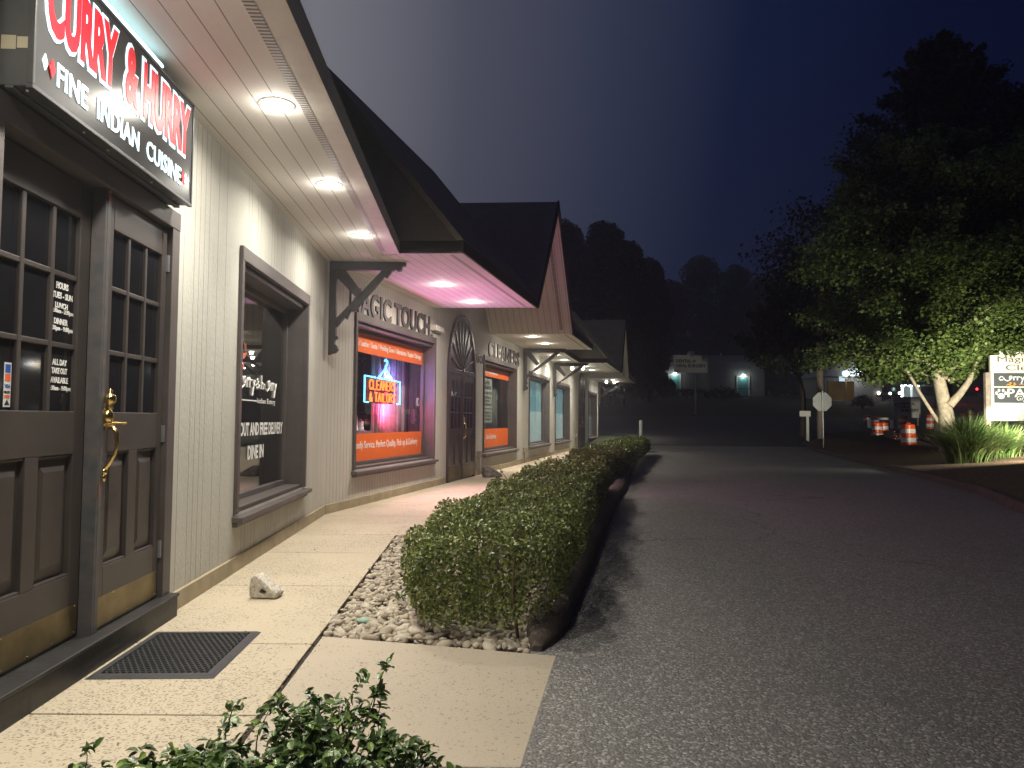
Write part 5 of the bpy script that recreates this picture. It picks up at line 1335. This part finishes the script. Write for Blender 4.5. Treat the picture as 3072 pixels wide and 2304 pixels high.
root = empty('utility_pole', (15.2, 36.5, float(GZ(np.float64(15.2), np.float64(36.5)))), 'dark wooden utility pole beside the stop sign', 'pole')
mb = MB(); z_ = world_loc(root).z; mb.tube([(15.2, 36.5, z_ - .1), (15.2, 36.5, z_ + 4), (15.25, 36.5, z_ + 9.)], [.17, .155, .13], 12); mb.build('pole', MT['post'], root)
mb = MB(); mb.box(XY(15.25, 36.5), -1.2, 1.2, -.06, .06, z_ + 8.2, z_ + 8.35); mb.build('crossarm', MT['post'], root)
# small dental board
x = (1959 - CX_) / F_ * 47; root = empty('dental_board', (x, 47, float(GZ(np.float64(x), np.float64(47)))), 'low white DENTAL ORAL SURGERY board standing behind the drums', 'sign'); z_ = world_loc(root).z
fr = XY(x, 47, R(0)); zc = 1.2 + (913 - 880) / F_ * 47
mb = MB(); mb.box(fr, -.87, .87, -.05, .0, zc - .66, zc + .66); mb.build('board', MT['signwhite'], root, bevel=.005)
mb = MB(); mb.box(fr, -.8, -.7, -.12, -.053, z_ - .1, zc + .5); mb.build('post', MT['post'], root); mb = MB(); mb.box(fr, .7, .8, -.12, -.053, z_ - .1, zc + .5); mb.build('post', MT['post'], root)
mb = MB(); text(mb, fr, 'DENTAL', -.38, .55, zc + .14, zc + .32, .002, .004, .03); text(mb, fr, 'ORAL', -.38, .22, zc - .06, zc + .12, .002, .004, .03); text(mb, fr, 'SURGERY', -.38, .78, zc - .28, zc - .09, .002, .004, .03)
mb.tube([fr(-.60 + .09 * math.cos(t), .004, zc + .16 + .09 * math.sin(t)) for t in np.linspace(0, 6.283, 14)], .022, 6); mb.box(fr, -.74, -.66, .002, .006, zc + .08, zc + .24); mb.tube([fr(-.62 + .09 * math.cos(t), .004, zc - .12 + .1 * math.sin(t)) for t in np.linspace(.5, 5.5, 12)], .008, 6)
mb.build('sign_lettering', MT['ink'], root)
# bollard
mb = MB(); mb.lathe((5.40, 31.0, -.05), [(.0, 0), (.075, 0), (.075, 1.24), (.07, 1.255), (.0, 1.26)], 18)
tag(mb.build('bollard', MT['white'], loc=(5.40, 31.0, 0)), 'white round bollard at the far end of the hedges', 'bollard')

# ------------------------------------------------------------------ dental building on the rise
dx0, dx1 = (1431 - CX_) / F_ * 93, (1652 - CX_) / F_ * 93; dy = 93.; zt = 1.2 + (911 - 769) / F_ * 93; zg = 4.1
db = empty('dental_building', ((dx0 + dx1) / 2, dy, zg), 'dark two storey flat-roofed building with two lit teal doors', 'building')
fr = XY(dx0, dy, 0); W_ = dx1 - dx0
mb = MB(); mb.box(fr, 0, W_, -9, 0, zg - 1.5, zt - .9); mb.build('wall', MT['charcoalwall'], db)
mb = MB(); mb.box(fr, -.15, W_ + .15, -9.1, .15, zt - .9, zt); mb.build('roof_band', MT['aluback'], db)
mb = MB(); mb.tube([fr(W_ * .62, -2, zt), fr(W_ * .62, -2, zt + .5)], .1, 8); mb.build('roof_vent', MT['white'], db)
for (pxc, pyb, w_, lb) in ((1504 - 179, 0, 1.25, 'left'), (0, 0, 1.3, 'right')):
    s = (1457.5 - 1431) / F_ * 93 if lb == 'left' else (1605.5 - 1431) / F_ * 93; zb = zg + .45 if lb == 'left' else zg + .28
    mb = MB(); mb.box(fr, s - w_ / 2, s + w_ / 2, .0, .06, zb, zb + 2.25); mb.build('door', MT['teal'], db)
    mb = MB(); 
    for (a, b, c, d) in ((s - w_ / 2 - .18, s - w_ / 2, zb, zb + 2.4), (s + w_ / 2, s + w_ / 2 + .18, zb, zb + 2.4), (s - w_ / 2 - .18, s + w_ / 2 + .18, zb + 2.4, zb + 2.55)): mb.box(fr, a, b, 0, .09, c, d)
    mb.build('door_frame', MT['white'], db)
    mb = MB(); mb.ball(fr(s, .28, zb + 2.62), .20, 10, 0, (1, 1, .6)); mb.build('door_lamp', MT['coldlamp'], db)
    lamp('door_light', 'POINT', fr(s, .45, zb + 2.42), 24, (.9, 1, .93), db, .1)
    mb = MB(); mb.box(fr, s - w_ / 2 - .5, s + w_ / 2 + .5, .1, 1.4, zb - .6, zb - .02); mb.build('doorstep', MT['charcoalwall'], db)
    if lb == 'right':
        mb = MB(); mb.tube([fr(s - 1.2, 1.4, zb - .1), fr(s - 1.2, 1.4, zb + .85), fr(s + .6, 1.4, zb + .85)], .035, 8); mb.build('handrail', MT['black'], db)
# pole sign in front of it
x = (1493 - CX_) / F_ * 62; z_ = float(HY(62.)); root = empty('pole_sign', (x, 62, z_), 'dim DENTAL ORAL SURGERY sign on a tall pole', 'sign'); fr = XY(x, 62, R(4))
zt_, zb_ = 1.2 + (910.5 - 768) / F_ * 62, 1.2 + (910.5 - 806) / F_ * 62
mb = MB(); mb.box(fr, -1.42, 1.42, -.14, .0, zb_, zt_); mb.build('board', MT['signwhite'], root); mb = MB()
q = [fr(.0 + .34 * math.cos(t), -.07, zt_ + .002 + .36 * math.sin(t)) for t in np.linspace(0, math.pi, 14)]; mb.prism(q, [(a, b - .06, c) for a, b, c in q]); mb.build('roundel', MT['signwhite'], root)
mb = MB(); text(mb, fr, 'DENTAL', -1.28, .05, zb_ + .84, zb_ + 1.10, .002, .004, .03); text(mb, fr, 'ORAL SURGERY', -1.28, 1.30, zb_ + .44, zb_ + .72, .002, .004, .03)
mb.tube([fr(.30 + .10 * math.cos(t), .004, zb_ + .97 + .09 * math.sin(t)) for t in np.linspace(0, 6.283, 12)], .03, 6); mb.box(fr, .16, .22, .002, .006, zb_ + .88, zb_ + 1.06); mb.build('sign_lettering', MT['ink'], root)
mb = MB(); mb.tube([fr(.42, -.07, z_ - .2), fr(.42, -.07, zb_)], .085, 10); mb.build('pole', MT['post'], root)
# shrubs by the left door
def shrub(x, y, z, r, n, label, m='dtree', leaf=.14, sq=(1, 1, .8)):
    root = empty('shrub', (x, y, z), label, 'shrub'); v = rng.normal(size=(n, 3)); v /= np.linalg.norm(v, axis=1)[:, None]; v[:, 2] = np.abs(v[:, 2]) - .2
    lum = 1 + .18 * np.sin(v @ np.array([5, 3, 4.]) + x); P = np.array([x, y, z + r * .2]) + v * r * lum[:, None] * np.array(sq) * rng.uniform(.7, 1., n)[:, None]; L = leaf * rng.uniform(.7, 1.3, n)
    leaf_mesh('foliage', P, v, L, L * .7, MT[m], root, False, .7)
    mb = MB()
    for k in range(7): mb.tube([(x, y, z - .3), (x + random.uniform(-.5, .5) * r, y + random.uniform(-.5, .5) * r, z + r * .7 * sq[2])], [.05, .015], 6)
    mb.build('stems', MT['darkbark'], root); return root
shrub((1440 - CX_) / F_ * 90.5, 90.5, 5.1, .75, 500, 'leafy shrub lit beside the left teal door', 'ltree', .22, (1, .8, 1.4))
shrub((1418 - CX_) / F_ * 88, 88, 4.0, 1.5, 900, 'broad dim shrub left of the dental building', 'ltree', .24, (1.4, 1, .75))
shrub((1490 - CX_) / F_ * 86, 86, 3.9, 1.6, 700, 'dark shrub below the dental building wall', 'dtree', .25, (1.7, 1, .6))
shrub((1563 - CX_) / F_ * 86, 86, 3.8, 1.6, 700, 'dark shrub left of the right teal door', 'dtree', .25, (1.2, 1, .8))
shrub((1863 - CX_) / F_ * 72, 72, 2.75, 1.05, 1500, 'round clipped dark bush in front of the tan wall', 'dtree', .12, (1, 1, 1.1))

# ------------------------------------------------------------------ far lot on the right: house, lamp, wall, canopy, cars
def PX(px, py, d): return ((px - CX_) / F_ * d, d, 1.2 + (CY_ + .008 * (px - CX_) - py) / F_ * d)
hx0, _, hz0 = PX(1782, 862, 84); hx1, _, hz1 = PX(1905, 812, 84)
hs = empty('house', ((hx0 + hx1) / 2, 84, hz0), 'far house with a pale gable and a lit window behind the tan wall', 'house'); fr = XY(hx0, 84, 0); w_ = hx1 - hx0
mb = MB(); mb.box(fr, 0, w_, -7, 0, hz0 - .5, hz1); mb.build('wall', MT['charcoalwall'], hs)
mb = MB(); ap = hz1 + 2.3
mb.prism([fr(-.4, .4, hz1 - .1), fr(w_ * .42, .4, ap), fr(w_ + .4, .4, hz1 - .1)], [fr(-.4, -7.4, hz1 - .1), fr(w_ * .42, -7.4, ap), fr(w_ + .4, -7.4, hz1 - .1)]); mb.build('roof', MT['aluback'], hs)
wx, _, wz = PX(1822, 822, 84); mb = MB(); fw = XY(wx, 84, 0); mb.box(fw, -.45, .45, .002, .05, wz - 1.1, wz + .9); mb.build('window', MT['housewin'], hs)
lx, _, lz = PX(1855, 803, 83.5); mb = MB(); mb.ball((lx, 83.3, lz), .30, 10); mb.build('gable_lamp', MT['coldlamp'], hs); lamp('gable_light', 'POINT', (lx - .3, 82.8, lz - .2), 90, (.9, .95, 1), hs, .2)
gx, _, gz_ = PX(1828, 807, 76); root = empty('globe_lamp', (gx, 76, 2.8), 'globe street lamp in front of the far house', 'street lamp')
mb = MB(); mb.tube([(gx, 76, 2.4), (gx, 76, gz_ - .3)], .09, 10); mb.build('pole', MT['post'], root); mb = MB(); mb.ball((gx, 76, gz_), .36, 16); mb.build('globe', MT['globe'], root); lamp('globe_light', 'POINT', (gx, 75.4, gz_), 70, (1, .75, .35), root, .3)
tx0, _, tz0 = PX(1790, 851, 78); tx1, _, tz1 = PX(1846, 826, 78)
mb = MB(); mb.box(XY(tx0, 78), 0, tx1 - tx0, -.3, 0, tz0 - .6, tz1); mb.box(XY(tx0, 78), -.05, tx1 - tx0 + .05, -.35, .05, tz1 + .002, tz1 + .1)
tag(mb.build('garden_wall', MT['tan'], loc=(tx0, 78, tz0)), 'low tan wall lit by the globe lamp', 'wall')
cx0, _, cz0 = PX(1948, 858, 100); cx1, _, cz1 = PX(1992, 832, 100)
root = empty('fuel_canopy', (cx0, 100, cz0), 'far bright white canopy with cold lights', 'canopy'); fr = XY(cx0, 100, 0); w_ = cx1 - cx0
mb = MB(); mb.box(fr, -.3, w_ + 3, -5, 0, cz1, cz1 + .7); mb.build('canopy_roof', MT['aluback'], root)
for s in (.5, w_ * .5, w_): 
    mb = MB(); mb.box(fr, s - .12, s + .12, -2.6, -2.4, cz0 - .6, cz1); mb.build('column', MT['white'], root)
mb = MB()
for s in (.35, 1.4, 2.4): mb.ball(fr(s, -.4, cz1 - .12), .26, 10, 0, (1, 1, .5))
mb.ball(fr(.2, -.5, cz0 + .35), .33, 10); mb.build('canopy_lamp', MT['coldlamp'], root)
mb = MB(); mb.box(fr, -.3, w_ + 3, -6, -5.6, cz0 - .6, cz1); mb.build('back_wall', MT['white'], root)
lamp('canopy_light', 'POINT', fr(1.5, -2., cz1 - .4), 220, (.8, .95, 1), root, .3)
ax, _, az = PX(1910, 830, 92); root = empty('awning_shop', (ax, 92, 4.2), 'far dark shop with a teal awning', 'building'); fr = XY(ax, 92, 0)
mb = MB(); mb.box(fr, -.3, 2.1, -5, 0, 3.6, az + 1.2); mb.build('wall', MT['charcoalwall'], root); mb = MB(); mb.prism([fr(-.2, .01, az + .45), fr(-.2, .9, az), fr(-.2, .01, az)], [fr(1.7, .01, az + .45), fr(1.7, .9, az), fr(1.7, .01, az)]); mb.build('awning', MT['tealaw'], root)
lamp('awning_light', 'POINT', fr(.8, 1.8, az + .9), 12, (.6, 1, .95), root, .1)
def car(px, py, d, rz, label):
    x, _, z = PX(px, py, d); z0 = z - .68; root = empty('car', (x, d, z0), label, 'car', 'cars on the far road', rz)
    side = [(-2.1, .35), (-2.15, .75), (-1.6, .92), (-1.0, 1.38), (.5, 1.42), (1.3, .95), (2.0, .82), (2.15, .45), (2.05, .3)]
    c, s_ = math.cos(rz), math.sin(rz)
    def B(name, mb, m): 
        mb.v = [(a, b, cc) for a, b, cc in mb.v]
        o = mb.build(name, m); o.parent = root; return o
    mb = MB(); mb.prism([(a, -.85, b) for a, b in side], [(a, .85, b) for a, b in side]); B('body', mb, MT['cartop'])
    for a in (-1.35, 1.35):
        for b in (-.82, .82): mb = MB(); mb.tube([(a, b - .1, .31), (a, b + .1, .31)], .31, 16); B('wheel', mb, MT['tyre'])
    for b in (-.62, .62):
        mb = MB(); mb.ball((2.12, b, .66), .13, 10); B('headlight', mb, MT['headlight']); mb = MB(); mb.ball((-2.12, b, .72), .13, 10); B('taillight', mb, MT['taillight'])
    return root
car(1895, 851, 86, R(-95), 'far dark car with its headlights on, left of the low dental board')
car(1912, 850, 90, R(-88), 'second far car with headlights beside the teal awning')
tc = car(2077, 843, 84, R(85), 'far dark car showing red tail lights behind the tree trunk')
x, _, z = PX(2079, 846, 80); lamp('tail_glow', 'POINT', (x, 80.5, z - .2), 60, (1, .03, .04), None, .2); bpy.data.objects['tail_glow'].parent = tc; bpy.data.objects['tail_glow'].matrix_parent_inverse = Matrix.LocRotScale(tc.location, tc.rotation_euler, None).inverted()

# ------------------------------------------------------------------ world: late dusk sky, left side coloured paler and greyer to imitate lens glare
w = bpy.data.worlds.new('World'); sc.world = w; w.use_nodes = True; nt = w.node_tree; bg = nt.nodes['Background']
tcn = nt.nodes.new('ShaderNodeTexCoord'); dot = nt.nodes.new('ShaderNodeVectorMath'); dot.operation = 'DOT_PRODUCT'
lv = Vector((-.80, .52, .30)).normalized(); dot.inputs[1].default_value = lv; nt.links.new(tcn.outputs['Generated'], dot.inputs[0])
rp = nt.nodes.new('ShaderNodeValToRGB'); e = rp.color_ramp.elements
stops = [(.0, (.0001, .0018, .0165)), (.18, (.0002, .0026, .0220)), (.36, (.0030, .0088, .0370)), (.50, (.030, .037, .073)), (.645, (.076, .080, .115)), (.77, (.19, .19, .222)), (.86, (.10, .10, .115)), (1., (.05, .05, .06))]
while len(e) < len(stops): e.new(.5)
for i, (p, c) in enumerate(stops): e[i].position = p; e[i].color = (*c, 1)
nt.links.new(dot.outputs['Value'], rp.inputs[0]); 
sky = nt.nodes.new('ShaderNodeTexSky'); sky.sky_type = 'NISHITA'; sky.sun_disc = False; sky.sun_elevation = R(-4); sky.sun_rotation = R(200)
mx = nt.nodes.new('ShaderNodeMix'); mx.data_type = 'RGBA'; mx.blend_type = 'ADD'; mx.inputs[0].default_value = .02
nt.links.new(rp.outputs[0], mx.inputs[6]); nt.links.new(sky.outputs[0], mx.inputs[7]); nt.links.new(mx.outputs[2], bg.inputs[0]); bg.inputs[1].default_value = 1.0

# ------------------------------------------------------------------ haze added to stand in for camera glare
hz = NT('glare_haze'); hz.t.nodes.remove(hz.b); pv = hz.n('ShaderNodeVolumePrincipled'); pv.inputs['Color'].default_value = (.9, .92, 1, 1); pv.inputs['Density'].default_value = HAZE; pv.inputs['Anisotropy'].default_value = .55
hz.l(pv.outputs[0], hz.out.inputs['Volume'])
mb = MB(); mb.box(XY(0, 0), -275, 335, -535, 55, -1.3, 45)
tag(mb.build('haze', hz.m), 'thin haze added over the whole place to imitate camera glare', 'haze', kind='stuff')

# ------------------------------------------------------------------ camera
cd = bpy.data.cameras.new('camera'); cam = bpy.data.objects.new('camera', cd); COL.objects.link(cam); sc.camera = cam
cd.sensor_width = 36; cd.lens = 1600 / 2212 * 36; cd.clip_end = 2000; cd.clip_start = .05
pitch = math.atan((906.3 - 829.5) / 1600)
cam.matrix_world = Matrix.Translation((0, 0, 1.2)) @ Matrix.Rotation(R(90) + pitch, 4, 'X') @ Matrix.Rotation(R(.45), 4, 'Z')
sc.view_settings.view_transform = 'Standard'; sc.view_settings.look = 'None'; sc.view_settings.exposure = 0; sc.view_settings.gamma = 1
sc.cycles.use_denoising = True; sc.cycles.max_bounces = 6; sc.cycles.diffuse_bounces = 3; sc.cycles.glossy_bounces = 3; sc.cycles.transparent_max_bounces = 12
sc.cycles.caustics_reflective = False; sc.cycles.caustics_refractive = False; sc.cycles.sample_clamp_indirect = 4
